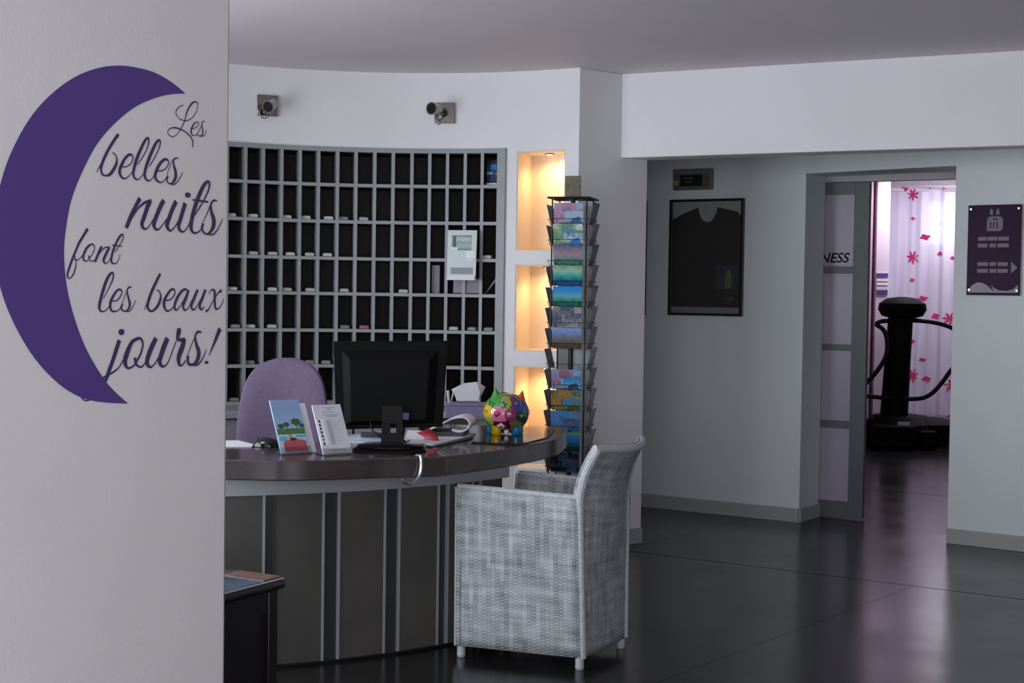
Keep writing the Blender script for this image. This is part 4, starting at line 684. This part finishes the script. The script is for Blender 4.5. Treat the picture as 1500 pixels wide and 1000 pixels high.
def exB(L, P, ex_, ez_, nrm):
    def rc(n_, x0, y0, x1, y1, d, m): return obj(n_, B().board([P(x0, y0, d), P(x1, y0, d), P(x1, y1, d), P(x0, y1, d)], .0006), m, L)
    rc('white_panel', .02, .17, .27, .70, .001, mat('bright_panel', (.86, .86, .9), .5))
    S = mat('shade_print', (.42, .42, .47), .6)
    for i, ch in enumerate('RESERVE'):
        text_mesh(L, 'letter', ch, .0145, P(.075, .635-i*.076, .0016), ex_, ez_, M['dark'], bold=.0007)
    rc('photo_print', .36, .18, .50, .68, .001, S)
    for y, x0, x1 in ((.93, .35, .75), (.90, .48, .62), (.84, .30, .70), (.78, .28, .86), (.75, .40, .8)): rc('text_line', x0, y, x1, y+.007, .001, M['greyprint'])
    for i in range(9): rc('text_line', .55, .26+i*.052, .55+.3*(.7+.3*math.sin(i*2.1)), .268+i*.052, .001, mat('faint_print', (.55, .55, .6), .6))
    rc('footer_print', .18, .055, .88, .10, .0012, mat('footer_print', (.85, .85, .88), .6)); rc('text_line', .22, .065, .8, .075, .002, M['greyprint'])
leaflet_stand('A', 'clear stand holding a leaflet picturing palms and a red cloth by a pool', picture('sky_print', ['c2d2de', 'b4c9dc', '98b4d2', '8aa6cc', '8ea8cc'], 3, .12), exA)
leaflet_stand('B', 'clear stand holding a white leaflet with bold letters down its left side', mat('white_leaflet', (.66, .66, .72), .5), exB)

# ------------------------------------------------------------ things on the worktop
def sheet(name, pts, z, t, m, label, cat, **k):
    return tag(obj(name, B().prism([(p[0], p[1]) for p in pts], z, z+t), m, **k), label, cat)
DD = K['D']
sheet('loose_paper', [(-1.21, 5.60), (-1.02, 5.63), (-1.02, 5.705), (-1.115, 5.85), (-1.26, 5.82)], .801, .003, M['paper'], 'white paper on the desk beside the wall edge', 'paper')
ms = thing('computer_mouse', 'black computer mouse beside the leaflet stand', 'computer mouse', (-.965, 5.66, .80))
obj('body', B().grid(lambda u, v: (-.965+.055*math.cos(u*2*math.pi)*math.sin(v*math.pi/2), 5.66+.034*math.sin(u*2*math.pi)*math.sin(v*math.pi/2), .802+.036*math.cos(v*math.pi/2)), 24, 8), M['dark2'], ms)
obj('logo_plate', B().box((-.975, 5.625, .82), (.014, .004, .006)), M['greyp'], ms)
obj('cable', B().tube(catmull([(-.99, 5.68, .82), (-1.01, 5.70, .835), (-1.0, 5.74, .81), (-.95, 5.78, .804)], 5), .0025, 6), M['dark2'], ms)
sheet('keyboard_tray', [(-.62, 5.51), (-.38, 5.44), (-.33, 5.56), (-.36, 5.70), (-.60, 5.72)], .801, .006, M['dark'], 'flat black desk pad under the foot of the monitor', 'desk pad')
sheet('document', [(-.68, 5.86), (-.46, 5.82), (-.42, 5.95), (-.44, 6.03), (-.66, 6.02)], .801, .004, M['paper'], 'white printed sheet on the desk left of the monitor stand', 'paper')
mg = thing('magazine', 'open magazine with a blue page lying behind the monitor foot', 'magazine', (-.62, 5.95, .805))
obj('pages', B().hexa([(-.70, 5.88, .806), (-.52, 5.86, .806), (-.50, 5.99, .806), (-.68, 6.01, .806), (-.69, 5.90, .815), (-.53, 5.885, .838), (-.51, 5.98, .842), (-.67, 5.99, .82)]), mat('pale_blue_page', (.36, .42, .52), .4), mg)
obj('photo', B().box((-.575, 5.88, .832), (.08, .02, .02), rz=-.1), M['paperd'], mg)
pr = [(-.41, 5.80), (-.31, 5.735), (-.16, 6.16), (-.20, 6.26), (-.33, 6.26), (-.43, 6.12)]
sheet('large_document', pr, .8065, .004, M['paper'], 'large white document on a dark folder right of the monitor stand', 'paper')
sheet('dark_folder', [(-.40, 5.775), (-.305, 5.705), (-.13, 6.14), (-.16, 6.27), (-.34, 6.28), (-.44, 6.1)], .801, .005, M['paperd'], 'dark folder under the large white document', 'folder')
rd = thing('red_leaflet', 'red and white folded leaflet standing beside the monitor stand', 'leaflet', (-.34, 5.95, .812))
obj('white_page', B().board([(-.44, 5.93, .812), (-.36, 5.92, .812), (-.36, 5.95, .845), (-.43, 5.96, .845)], .003), M['paper'], rd)
obj('red_cover', B().add([(-.37, 5.93, .845), (-.34, 5.93, .858), (-.305, 5.90, .838), (-.295, 5.88, .812), (-.325, 5.89, .812), (-.39, 5.93, .838)], [(0, 5, 4, 3, 2, 1)]), M['red'], rd, thick=.004)
sheet('red_reflection', [(-.318, 5.46), (-.300, 5.465), (-.285, 5.70), (-.305, 5.70)], .8008, .002, M['red'], 'painted red reflection of the leaflet on the desk right of the pad', 'card')  # red leaflet's reflection in the worktop, laid on as a coloured strip
# curled magazine
roll = thing('curled_magazine', 'white magazine with its cover curled over, right of the monitor', 'magazine', (-.24, 6.15, .811))
prof = [(-.36, .835), (-.31, .858), (-.26, .885), (-.215, .896), (-.185, .888), (-.172, .868), (-.180, .846), (-.20, .832), (-.225, .829), (-.25, .836)]
pp = catmull([(x, 0, z+.0) for x, z in prof], 5)
obj('curled_cover', B().grid(lambda u, v: (lambda p: (p.x+.02*v, 6.06+v*.17, p.z))(pp[min(len(pp)-1, int(u*(len(pp)-1)+.5))]), len(pp)-1, 3), M['paper'], roll, thick=.006)
obj('dark_pages', B().hexa([(-.36, 6.07, .8115), (-.20, 6.07, .8115), (-.18, 6.24, .8115), (-.35, 6.24, .8115), (-.35, 6.07, .828), (-.20, 6.07, .832), (-.18, 6.24, .832), (-.34, 6.24, .828)]), M['paperd'], roll)
sheet('desk_mat', [(-.163, 5.905), (.035, 5.835), (.165, 6.16), (.20, 6.50), (-.10, 6.52), (-.15, 6.2)], .801, .006, M['dark2'], 'glossy black desk mat under the piggy bank', 'desk mat')

# ------------------------------------------------------------ piggy bank
PG = Vector((-.022, 6.26, .900)); zb = .808
pig = thing('piggy_bank', 'colourful painted ceramic piggy bank on the desk beside the niches', 'piggy bank', (PG.x, PG.y, zb))
seeds = [((-.45, .6, .65), '3f9a35'), ((0, .8, .55), 'a8a83a'), ((-.8, .55, .1), 'd9b321'), ((-.3, .95, 0), 'cf7496'), ((.35, .7, .6), '6a3a6e'), ((.65, .65, .38), '2c4f9c'), ((.72, .68, -.1), '1f4a30'), ((.48, .7, -.52), '76804a'), ((-.12, .75, -.62), '6a1020'), ((-.85, .4, -.35), 'a8c060'), ((.97, .1, .1), '5a2c3a'), ((.05, .2, .97), '7a7a48'), ((-.7, .1, .75), '4aa040'), ((-.98, -.1, .2), 'd8722a'), ((0, -.9, .3), '2e7fb8'), ((.6, -.7, .3), 'c0392b'), ((-.6, -.7, .1), '7d3c98'), ((0, -.5, -.8), '27ae60'), ((.2, 0, -1), '6a1020'), ((-.5, .1, -.9), '2a8aa8'), ((.8, -.4, -.4), 'd9b321'), ((.1, -.5, .9), 'cf7496')]
gl = [mat('glaze_%s' % c, rgb(c), .12, coat=.6) for _, c in seeds]
sd = [Vector(s_).normalized() for s_, _ in seeds]
b = B(); NU, NV = 72, 44; vs = []
for j in range(NV+1):
    for i in range(NU):
        th = math.pi*j/NV; ph = 2*math.pi*i/NU; vs.append(PG+Vector((math.sin(th)*math.cos(ph)*.101, math.sin(th)*math.sin(ph)*.110, math.cos(th)*.090)))
for j in range(NV):
    for i in range(NU):
        th = math.pi*(j+.5)/NV; ph = 2*math.pi*(i+.5)/NU; d_ = Vector((math.sin(th)*math.cos(ph), -math.sin(th)*math.sin(ph), math.cos(th)))
        k = max(range(len(sd)), key=lambda q_: sd[q_].dot(d_)+.012*math.sin(9*d_.x+7*d_.z+q_))
        a_ = j*NU+i; c_i = j*NU+(i+1) % NU; b.add([], [])
        b.f.append((a_, a_+NU, c_i+NU, c_i)); b.mi.append(k); b.sm.append(True)
b.v = [tuple(v_) for v_ in vs]
obj('body', b, gl, pig)
def psurf(nx, nz_, lift=0):
    ny = -math.sqrt(max(0, 1-nx*nx-nz_*nz_)); return PG+Vector((nx*(.101+lift), ny*(.110+lift), nz_*(.090+lift)))
def cmat(n_, h): return mat(n_, rgb(h), .12, coat=.5)
sn = psurf(.20, .0); sdr = Vector((.12, -1, 0)).normalized()
obj('snout', B().tube([sn-sdr*.02, sn+sdr*.016, sn+sdr*.026, sn+sdr*.030], [.029, .028, .025, .018], 24), cmat('magenta_glaze', '8e2f62'), pig)
snn = pig.children[-1]
for s_ in (-1, 1): obj('nostril', B().lathe(sn+sdr*.0305+Vector((s_*.010, 0, 0)), [(.004, 0), (.003, .002)], 10, axis='Y'), cmat('dark_nostril', '4a1030'), pig)
for (x, z, h, lab) in ((-.40, .86, '3f9a35', 'green'), (.62, .74, 'd4581c', 'orange')):
    p = psurf(x*.92, z*.92); p.y = PG.y-.015; s_ = -1 if x < 0 else 1; up_ = Vector((x*.35, 0, 1)).normalized()
    obj('ear', B().add([p+Vector((-.036, -.014, -.022)), p+Vector((.034, -.014, -.022-.008*s_)), p+up_*.044+Vector((.006*s_, .0, 0)), p+Vector((0, .024, -.012)), p+Vector((0, -.032, -.008))], [(0, 4, 2), (4, 1, 2), (1, 3, 2), (3, 0, 2), (0, 3, 1, 4)]), cmat(lab+'_glaze', h), pig, label=lab+' ear', bevel=.003)
for (x, y, h, lab) in ((-.040, -.050, 'e0b714', 'yellow'), (.045, -.045, '2478ae', 'blue'), (-.060, .035, '2a8aa8', 'teal'), (.055, .05, '27ae60', 'green')):
    obj('leg', B().lathe((PG.x+x, PG.y+y, zb), [(.020, 0), (.0225, .004), (.022, .02), (.024, .04)], 18), cmat(lab+'_leg_glaze', h), pig, label=lab+' leg')
def pdecal(n_, cx, cz, r, k, inner_, h):
    pts = [(cx+r*(1 if i % 2 == 0 else inner_)*math.cos(math.pi*i/k+.3), cz+r*(1 if i % 2 == 0 else inner_)*math.sin(math.pi*i/k+.3)) for i in range(2*k)]
    c0_ = psurf(cx, cz, .0022); vs = [c0_]+[psurf(x, z, .0022) for x, z in pts]; n_k = len(pts)
    obj(n_, B().add(vs, [(0, 1+i, 1+(i+1) % n_k) for i in range(n_k)]), cmat(n_, h), pig, thick=.001)
pdecal('star_print', -.13, .45, .20, 6, .42, '2b3c6e'); pdecal('star_centre', -.13, .45, .10, 6, .6, '58b7dc')
pdecal('flower_print', -.20, -.60, .20, 5, .72, 'e6e2e6'); pdecal('flower_centre', -.20, -.60, .07, 6, .8, '7a6a90')
pdecal('heart_print', -.38, .02, .17, 3, .7, 'a3245c'); pdecal('leaf_print', -.62, .46, .17, 4, .5, '2f8a3c'); pdecal('yellow_flower_print', .68, -.08, .13, 5, .6, '5f8a4a'); pdecal('yellow_centre', .68, -.08, .05, 5, .8, 'c9c04a'); pdecal('red_flower_print', -.84, .1, .08, 5, .6, 'cf6a20'); pdecal('small_star_print', .42, .52, .07, 4, .4, 'e0b0c0')
tag(obj('white_bead', B().lathe((-.018, 6.195, .8075), [(.004, 0), (.010, .006), (.012, .014), (.009, .022), (.002, .025)], 16), M['paper']), 'small white bead standing in front of the piggy bank', 'bead')

# ------------------------------------------------------------ postcard stand
SC = Vector((.300, 7.30, 0)); TH_ = 14*D2R; HS = .088
ps = thing('postcard_stand', 'tall dark wire revolving postcard stand between desk and pier', 'postcard stand', SC)
fN = Vector((-math.sin(TH_), -math.cos(TH_), 0)); fX = Vector((math.cos(TH_), -math.sin(TH_), 0))
sides = {'front': (fN, fX), 'right': (fX, -fN), 'left': (-fX, fN), 'rear': (-fN, -fX)}
ZT = 1.905; DZ = .1042
obj('pole', B().cyl(SC+ZZ*.03, SC+ZZ*(ZT+.01), .012), M['wire'], ps)
for a in (-1, 1):
    for c in (-1, 1): obj('corner_post', B().cyl(SC+fX*HS*a+fN*HS*c+ZZ*.10, SC+fX*HS*a+fN*HS*c+ZZ*ZT, .0042, seg=8), M['wire'], ps)
for z in [ZT, .10]: obj('frame_ring', B().tube([SC+fX*.108*a+fN*.108*c+ZZ*z for a, c in ((-1, -1), (1, -1), (1, 1), (-1, 1))], .0055, 6, closed=True), M['wire'], ps)
obj('top_cross', B().tube([SC-fX*.1+ZZ*ZT, SC+fX*.1+ZZ*ZT], .004, 6).tube([SC-fN*.1+ZZ*ZT, SC+fN*.1+ZZ*ZT], .004, 6), M['wire'], ps)
for k in range(3):
    a = k*2.094+.5; obj('foot', B().tube([SC+ZZ*.045, SC+Vector((.22*math.cos(a), .22*math.sin(a), .018))], .012, 8), M['wire'], ps)
# small sign on top
obj('top_sign', B().box(SC+ZZ*1.965+fN*.01, (.082, .008, .112), rz=-TH_), mat('olive_sign', rgb('5c5640'), .4, nz=.35, nscale=40), ps, bevel=.002)
obj('sign_pin', B().cyl(SC+ZZ*ZT, SC+ZZ*1.93, .004), M['wire'], ps)
pk = None
def pocket_mesh():
    b = B(); W_, T_ = .078, .030   # local: x across, y outwards(-), z up; origin at bottom middle on the stand's face
    def L(*p): b.tube(p, .0013, 4)
    L((-W_, 0, 0), (-W_, -.014, 0), (W_, -.014, 0), (W_, 0, 0)); L((-W_, 0, .028), (-W_, -.024, .028), (W_, -.024, .028), (W_, 0, .028))
    for x in (-.062, .062): L((x, -.014, 0), (x, -.024, .028))
    return b
pmesh = pocket_mesh().mesh('pocket', M['wire'])
face = {'front': math.atan2(fX.y, fX.x), 'right': math.atan2(-fN.y, -fN.x), 'left': math.atan2(fN.y, fN.x), 'rear': math.atan2(-fX.y, -fX.x)}
NR = 16
for sname, (nn, xx) in sides.items():
    for r_ in range(NR):
        z = 1.871-.100-r_*DZ
        if z < .12: continue
        o = link(bpy.data.objects.new('pocket', pmesh), ps); o.location = nn*HS+ZZ*z; o.rotation_euler.z = face[sname]
# inner grid panel seen through the empty pocket
obj('grid_panel', B().box(SC-fN*.085+ZZ*1.0, (.165, .002, 1.75), rz=-TH_), M['greyp'], ps)
prints = [('pink blossom and sky', ['2c5c80', 'b07a98', '8aa0b8', '9ab0cc', '3c6080'], 9, .5), ('blue frame around a pale village', ['1668b0', '2a74b4', '6c8f60', 'c4ccc4', '2a6ca0'], 7, .28), ('pink evening clouds over teal water', ['2a5248', '3c7a6e', '96808c', '80708c', '4a5866'], 6, .25),
 ('turquoise wave and deep blue sea', ['0c3a66', '0f4a78', '2a9a90', '8ab8a0', '7a8c6a'], 4, .22), ('bright blue sky over green water', ['0e4a48', '13695a', '5aa0a0', '2a8ccc', '1d7cc4'], 4, .12), ('grey collage of harbour scenes', ['8a8a90', '3a4a5e', '9a9498', '44546a', '5a6670'], 11, .5), ('lilac sky over brown rocks', ['3a2c26', '5c5048', '6a6e72', '6a84b4', '8294c8'], 6, .25), None,
 ('flowers and sky in four pictures', ['2a4456', '9a6a88', '6aa8d4', '2a78b0', '3a5c4c'], 10, .5), ('orange temple between green trees', ['2c4a30', 'a8763c', '34604a', '4c7ca0', '3a5a4a'], 8, .45), ('blue boat by a dark quay', ['23303c', '2e6a9a', '4c7cac', '5a6c98', '3a4450'], 6, .3), ('green band above a blue bay', ['102638', '1c3c34', '1a5c90', '2a74a8', '5a8a3a'], 4, .15), ('dark night view with blue water', ['203850', '3a5a78', '0e0e12', '2a2420', '3a5478'], 7, .3)]
gp = [picture('postcard_print', ['3a3a42', '6a6a74', '4a4a52', '80808a'], 8, .4), picture('postcard_print', ['6a6c74', '8c8a92', '5c6468', '787880'], 7, .4)]
def postcard(sname, r_, m, hgt=.112, wid=.150, lift=0.0):
    nn, xx = sides[sname]; z0 = 1.871-.100-r_*DZ+.004
    c = SC+nn*(HS+.010)+ZZ*z0; tilt = .20 if sname == 'front' else .24
    upv = (ZZ*math.cos(tilt)+nn*math.sin(tilt)); a = c-xx*wid/2; e = c+xx*wid/2
    hgt = (hgt+lift)
    return B().board([a, e, e+upv*hgt, a+upv*hgt], .0012), m
rown = ['top', 'second', 'third', 'fourth', 'fifth', 'sixth', 'seventh', 'eighth', 'ninth', 'tenth', 'eleventh', 'twelfth', 'thirteenth', 'fourteenth']
for r_, pr_ in enumerate(prints):
    if not pr_: continue
    bb, m = postcard('front', r_, picture('postcard_print', *[pr_[1], pr_[2], pr_[3]]), lift=-.008)
    tag(obj('postcard', bb, m), 'postcard with %s, front of the stand, %s pocket' % (pr_[0], rown[r_]), 'postcard', 'postcards on the front of the stand')
for r_ in range(13):
    bb, m = postcard('right', r_, gp[r_ % 2]); tag(obj('postcard', bb, m), 'postcard seen almost edge-on in the %s pocket on the right of the stand' % rown[r_], 'postcard', 'postcards on the right side of the stand')
for r_ in range(13):
    if r_ in (2,): continue
    bb, m = postcard('left', r_, gp[(r_+1) % 2], hgt=.10); tag(obj('postcard', bb, m), 'postcard seen edge-on in the %s pocket on the left of the stand' % rown[r_], 'postcard', 'postcards on the left side of the stand')

# ------------------------------------------------------------ framed shirt, exit sign, second frame, plaque
def onplane(q, names=None):
    tl, tr, br, bl = [Vector(p) for p in q]; n_ = (tr-tl).cross(bl-tl).normalized()
    if n_.y > 0: n_ = -n_
    return tl, tr, br, bl, n_
tl, tr, br, bl, nn = onplane(K['shirt'])
fs = thing('framed_shirt', 'dark shirt mounted in a thin black frame on the recess wall', 'framed shirt', bl+nn*.002)
ex_ = (tr-tl); ex_.z = 0; Wf = ex_.length; ex_.normalize(); Hf = tl.z-bl.z
def F(x, y, d=0): return bl+ex_*x+ZZ*y+nn*d
def slab(x0, y0, x1, y1, d0, d1): return B().hexa([F(x0, y0, d1), F(x1, y0, d1), F(x1, y0, d0), F(x0, y0, d0), F(x0, y1, d1), F(x1, y1, d1), F(x1, y1, d0), F(x0, y1, d0)])
obj('backing', slab(.005, .005, Wf-.005, Hf-.005, .002, .010), mat('grey_mount', (.30, .31, .29), .7), fs)
for a_ in ((0, 0, .016, Hf), (Wf-.016, 0, Wf, Hf), (.016, 0, Wf-.016, .016), (.016, Hf-.016, Wf-.016, Hf)): obj('frame_bar', slab(*a_, .001, .032), M['blk'], fs)
sh = [(.018, .055), (Wf-.018, .055), (Wf-.018, Hf-.12), (Wf-.05, Hf-.085), (Wf*.66, Hf-.055), (Wf*.635, Hf-.10), (Wf*.58, Hf-.145), (Wf*.52, Hf-.155), (Wf*.45, Hf-.145), (Wf*.40, Hf-.11), (Wf*.375, Hf-.055), (.09, Hf-.095), (.018, Hf-.13)]
obj('shirt', B().plate(lambda x, y, t: F(x, y, .018-t), sh, .008), mat('black_cloth', (.013, .011, .009), .55, nz=.3, nscale=12), fs)
obj('collar', B().tube(catmull([F(*p, .02) for p in sh[4:11]], 4), .006, 8), mat('collar_cloth', (.03, .028, .024), .8), fs)
obj('photo', slab(Wf*.635, .175, Wf*.93, .325, .019, .020), picture('sky_photo', ['2c3a44', '3a6a86', '4a86a8', '4c84ac'], 3, .15), fs)
obj('figure_print', B().plate(lambda x, y, t: F(x, y, .0212-t), [(Wf*.76, .18), (Wf*.85, .18), (Wf*.86, .24), (Wf*.84, .29), (Wf*.80, .305), (Wf*.77, .26)], .0006), mat('figure_print', rgb('5c6434'), .6, nz=.4, nscale=80), fs)
obj('pale_print', slab(Wf*.77, .10, Wf*.88, .125, .0185, .0195), mat('dim_print', (.05, .055, .05), .6), fs)
obj('shirt_hem', slab(.018, .018, Wf-.018, .055, .011, .016), mat('grey_hem', (.20, .20, .19), .7), fs)
obj('glass', slab(.016, .016, Wf-.016, Hf-.016, .026, .0275), M['glass'], fs)
tl, tr, br, bl, nn = onplane(K['exit'])
es = thing('exit_sign', 'small grey emergency light box high on the recess wall', 'emergency light', bl)
ex_ = (tr-tl); ex_.z = 0; Wf = ex_.length; ex_.normalize(); Hf = tl.z-bl.z
obj('housing', slab(0, 0, Wf, Hf, .001, .05), mat('sage_plastic', (.15, .155, .13), .5), es, bevel=.006)
obj('cover', slab(.012, .01, Wf-.012, Hf*.72, .05, .056), mat('sage_cover', (.10, .105, .09), .4), es)
obj('dark_label', slab(.058, .022, Wf-.06, .095, .056, .058), M['blk'], es)
for y, x0, x1 in ((.068, .08, .15), (.045, .095, .14)): obj('text_line', slab(x0, y, x1, y+.008, .058, .059), mat('sign_print', (.12, .12, .10), .6), es)
obj('lens', slab(.014, .03, .045, .06, .056, .06), mat('lens_plastic', (.30, .28, .17), .4), es)
tl_, bl_ = Vector(K['frame2'][0]), Vector(K['frame2'][1]); dm = (q2-q1).normalized(); x1 = tl_+Vector((0, 0, 0)); x0 = x1-dm*.36
nn = Vector((dm.y, -dm.x, 0)); f2 = thing('black_frame', 'black picture frame mostly hidden behind the pier at the recess wall', 'picture frame', (x0.x, x0.y, 1.29))
bl = Vector((x0.x, x0.y, 1.291)); ex_ = dm; Wf = .36; Hf = .76
for a_ in ((0, 0, .02, Hf), (Wf-.024, 0, Wf, Hf), (.02, 0, Wf-.024, .02), (.02, Hf-.02, Wf-.024, Hf)): obj('frame_bar', slab(*a_, .001, .03), M['blk'], f2)
obj('picture', slab(.02, .02, Wf-.024, Hf-.02, .001, .012), M['paperd'], f2)

tl, tr, br, bl, nn = onplane(K['plaque'])
pl = thing('wall_plaque', 'dark plum acrylic plaque with an icon, lines of text and an arrow', 'sign', bl)
ex_ = (tr-tl); ex_.z = 0; Wf = ex_.length; ex_.normalize(); Hf = tl.z-bl.z
obj('panel', slab(0, 0, Wf, Hf, .012, .020), M['plaque'], pl, bevel=.002)
def pr_(n_, pts, m, d=.0208): obj(n_, B().plate(lambda x, y, t: F(x*Wf, y*Hf, d-t), pts, .0006), m, pl)
for x, y in ((.055, .955), (.95, .955), (.95, .055), (.055, .06)): obj('fixing_screw', B().tube([F(x*Wf, y*Hf, 0), F(x*Wf, y*Hf, .026)], .006, 12), M['steel'], pl)
pr_('icon', [(.36, .71), (.62, .71), (.66, .74), (.66, .84), (.62, .87), (.40, .87), (.36, .84)], M['lilacp'])
for x in (.42, .48, .54): pr_('icon_slot', [(x, .74), (x+.022, .74), (x+.022, .81), (x, .81)], M['plaque'], .0216)
pr_('icon_slot', [(.46, .835), (.57, .835), (.55, .85), (.48, .85)], M['plaque'], .0216)
for x in (.41, .53): pr_('icon_spike', [(x, .89), (x+.06, .89), (x+.06, .93), (x+.03, .965), (x, .93)], M['lilacp'])
for y, segs in ((.605, ((.20, .36), (.38, .56), (.58, .78))), (.53, ((.20, .38), (.42, .54), (.57, .78))), (.325, ((.20, .40), (.43, .55), (.58, .77))), (.25, ((.20, .40), (.43, .56), (.58, .77)))):
    for x0_, x1_ in segs: pr_('text_block', [(x0_, y), (x1_, y), (x1_, y+.042), (x0_, y+.042)], M['lilacp'])
pr_('arrow', [(.83, .24), (.95, .305), (.83, .375)], M['lilacp'])
pr_('swirl', [(.03, .03), (.53, .03), (.46, .075), (.38, .115), (.28, .14), (.20, .14), (.12, .115), (.06, .075)], mat('violet_print', (.12, .085, .13), .3))
pr_('swirl', [(.53, .03), (.97, .03), (.97, .12), (.88, .07), (.76, .05), (.62, .055), (.53, .08), (.47, .11)], mat('violet_print2', (.10, .06, .10), .3))

# ------------------------------------------------------------ wicker armchair
CH = {k: Vector(v) for k, v in K['chair'].items()}
cen = (CH['NB']+CH['NF']+CH['FB']+CH['FF'])/4
wc = thing('wicker_armchair', 'white woven wicker armchair facing the reception desk', 'armchair', (cen.x, cen.y, 0))
zf = .045
NFb = CH['NF'].copy(); NFb.z = zf; NBb = CH['NB'].copy(); NBb.z = zf; FBb = CH['FB'].copy(); FBb.z = zf; FFb = CH['FF'].copy(); FFb.z = zf
NFt, FFt, NBt = CH['NFt'], CH['FFt'], CH['NBt']; NBt.z = .655
FBt = CH['FBt2']; FBs = NBt+(FFt-NFt)+Vector((-.02, .0, 0)); NBp, FBp = CH['NBtop'], CH['FBtop']
wdir = (FBb-NBb).normalized(); bdir = (NBb-NFb).normalized()
def side(a0, a1, b0, b1):
    def f(u, v): return a0.lerp(a1, u).lerp(b0.lerp(b1, u), v)
    return f, (a1-a0).length, (b0-a0).length
def panel(name, a0, a1, b0, b1, t, nu=10, nv=12, bow=None):
    f, L_, H_ = side(a0, a1, b0, b1)
    fn_ = (lambda u, v: f(u, v)+bow(u, v)) if bow else f
    return obj(name, B().grid(fn_, nu, nv, uvs=lambda u, v: (u*L_, v*H_)), M['wicker'], wc, thick=t)
panel('side_panel', NFb, NBb, NFt, NBt, .030)
panel('side_panel', FBb, FFb, FBs, FFt, .030)
panel('front_panel', FFb, NFb, FFb.lerp(FFt, .55), NFb.lerp(NFt, .55), .02)
# curved, raked back
def edge(b_, t_, p_, v):
    if v < .70: return b_.lerp(t_, v/.70)
    s_ = (v-.70)/.30; e = t_.lerp(p_, s_); return e-bdir*.014*math.sin(s_*math.pi)
def backfn(u, v):
    a_ = edge(NBb, NBt, NBp, v); c_ = edge(FBb, FBt, FBp, v); p = a_.lerp(c_, u)
    k_ = math.sin(math.pi*u)*(.012+.055*max(0, v-.35)/.65); drop = -.012*math.sin(math.pi*u)*max(0, v-.8)/.2
    return p+bdir*k_+ZZ*drop
obj('backrest', B().grid(backfn, 20, 28, uvs=lambda u, v: (u*.46, v*.86)), M['wicker'], wc, thick=.030)
sz = .40; s4 = [a_.lerp(c_, .57) for a_, c_ in ((NFb, NFt), (NBb, NBt), (FBb, FBs), (FFb, FFt))]; s4 = [p+(sum(s4, Vector())/4-p)*.09 for p in s4]
obj('seat', B().grid(lambda u, v: s4[0].lerp(s4[1], u).lerp(s4[3].lerp(s4[2], u), v)+ZZ*0, 8, 8, uvs=lambda u, v: (u*.5, v*.45)), M['wicker'], wc, thick=.03)
hw_ = wdir*.013
obj('back_rim', B().tube([edge(NBb, NBt, NBp, v/20)+hw_*.8 for v in range(0, 21)], [.0125]*13+[.014, .0155, .0165, .017, .017, .017, .016, .015], 10), M['rim'], wc)
obj('back_rim', B().tube([edge(FBb, FBt, FBp, v/20)-hw_*.8 for v in range(0, 21)], .011, 10), M['rim'], wc)
obj('top_rim', B().tube([backfn(u/20, 1)-bdir*.013 for u in range(21)], .0155, 10), M['rim'], wc)
obj('arm_rim', B().tube([NFt+wdir*.014, NBt+wdir*.014], .0135, 10), M['rim'], wc); obj('arm_rim', B().tube([FFt-wdir*.014, FBs-wdir*.014], .0135, 10), M['rim'], wc)
obj('front_rim', B().tube([NFb+wdir*.014, NFt+wdir*.014], .0135, 10), M['rim'], wc); obj('front_rim', B().tube([FFb-wdir*.014, FFt-wdir*.014], .015, 10), M['rim'], wc)
for p, s1, s2 in ((NFb, 1, 1), (NBb, 1, -1), (FBb, -1, -1), (FFb, -1, 1)):
    c_ = p+wdir*.016*s1+bdir*.016*s2; c_.z = 0
    lg = obj('leg', B().cyl(c_+ZZ*.008, c_+ZZ*.07, .0165, seg=16), M['rim'], wc); obj('foot_cap', B().cyl(c_+ZZ*.0005, c_+ZZ*.010, .0145, .018, seg=16), M['greyp'], lg)

# ------------------------------------------------------------ side table with magazine
TA = Vector((-.712, 4.585, 0)); tu = -UU; tv = -VV   # right far corner, edges run back along the wall axes
st = thing('side_table', 'black stained wooden side table half hidden by the near wall', 'side table', (TA.x-.1, TA.y-.2, 0))
def TP(a, c, z): return TA+tu*a+tv*c+ZZ*z
def tb(a0, a1, c0, c1, z0, z1): return B().hexa([TP(a0, c0, z0), TP(a0, c1, z0), TP(a1, c1, z0), TP(a1, c0, z0), TP(a0, c0, z1), TP(a0, c1, z1), TP(a1, c1, z1), TP(a1, c0, z1)])
obj('tabletop', tb(0, .50, 0, .62, .462, .492), M['wood'], st, bevel=.012)
obj('apron', tb(.025, .045, .06, .54, .39, .462), M['wood'], st); obj('apron', tb(.43, .45, .06, .56, .39, .462), M['wood'], st); obj('apron', tb(.07, .43, .045, .065, .39, .462), M['wood'], st)
obj('side_board', tb(.035, .050, .065, .54, .12, .462), M['wood'], st); obj('stretcher', tb(.030, .062, .065, .54, .105, .135), M['wood'], st)
obj('end_board', tb(.065, .42, .035, .048, .12, .39), M['wood'], st)
for a_, c_ in ((.02, .02), (.02, .54), (.42, .02), (.42, .54)): obj('leg', tb(a_, a_+.045, c_, c_+.045, 0, .462), M['wood'], st, bevel=.004)
mg = thing('table_magazine', 'open glossy magazine lying on the black side table', 'magazine', TP(.2, .2, .492))
obj('pages', tb(.01, .40, .005, .45, .493, .498), mat('page_edges', (.75, .76, .80), .5), mg)
obj('cover', tb(.01, .40, .008, .45, .498, .4995), mat('magazine_print', rgb('39445c'), .15, nz=.8, nscale=9), mg)
mp = thing('orange_leaflet', 'small leaflet with an orange picture on top of the table magazine', 'leaflet', TP(.1, .05, .502))
obj('sheet', tb(.015, .19, .010, .10, .4997, .502), mat('orange_print', rgb('7a5a50'), .3, nz=.5, nscale=30), mp)
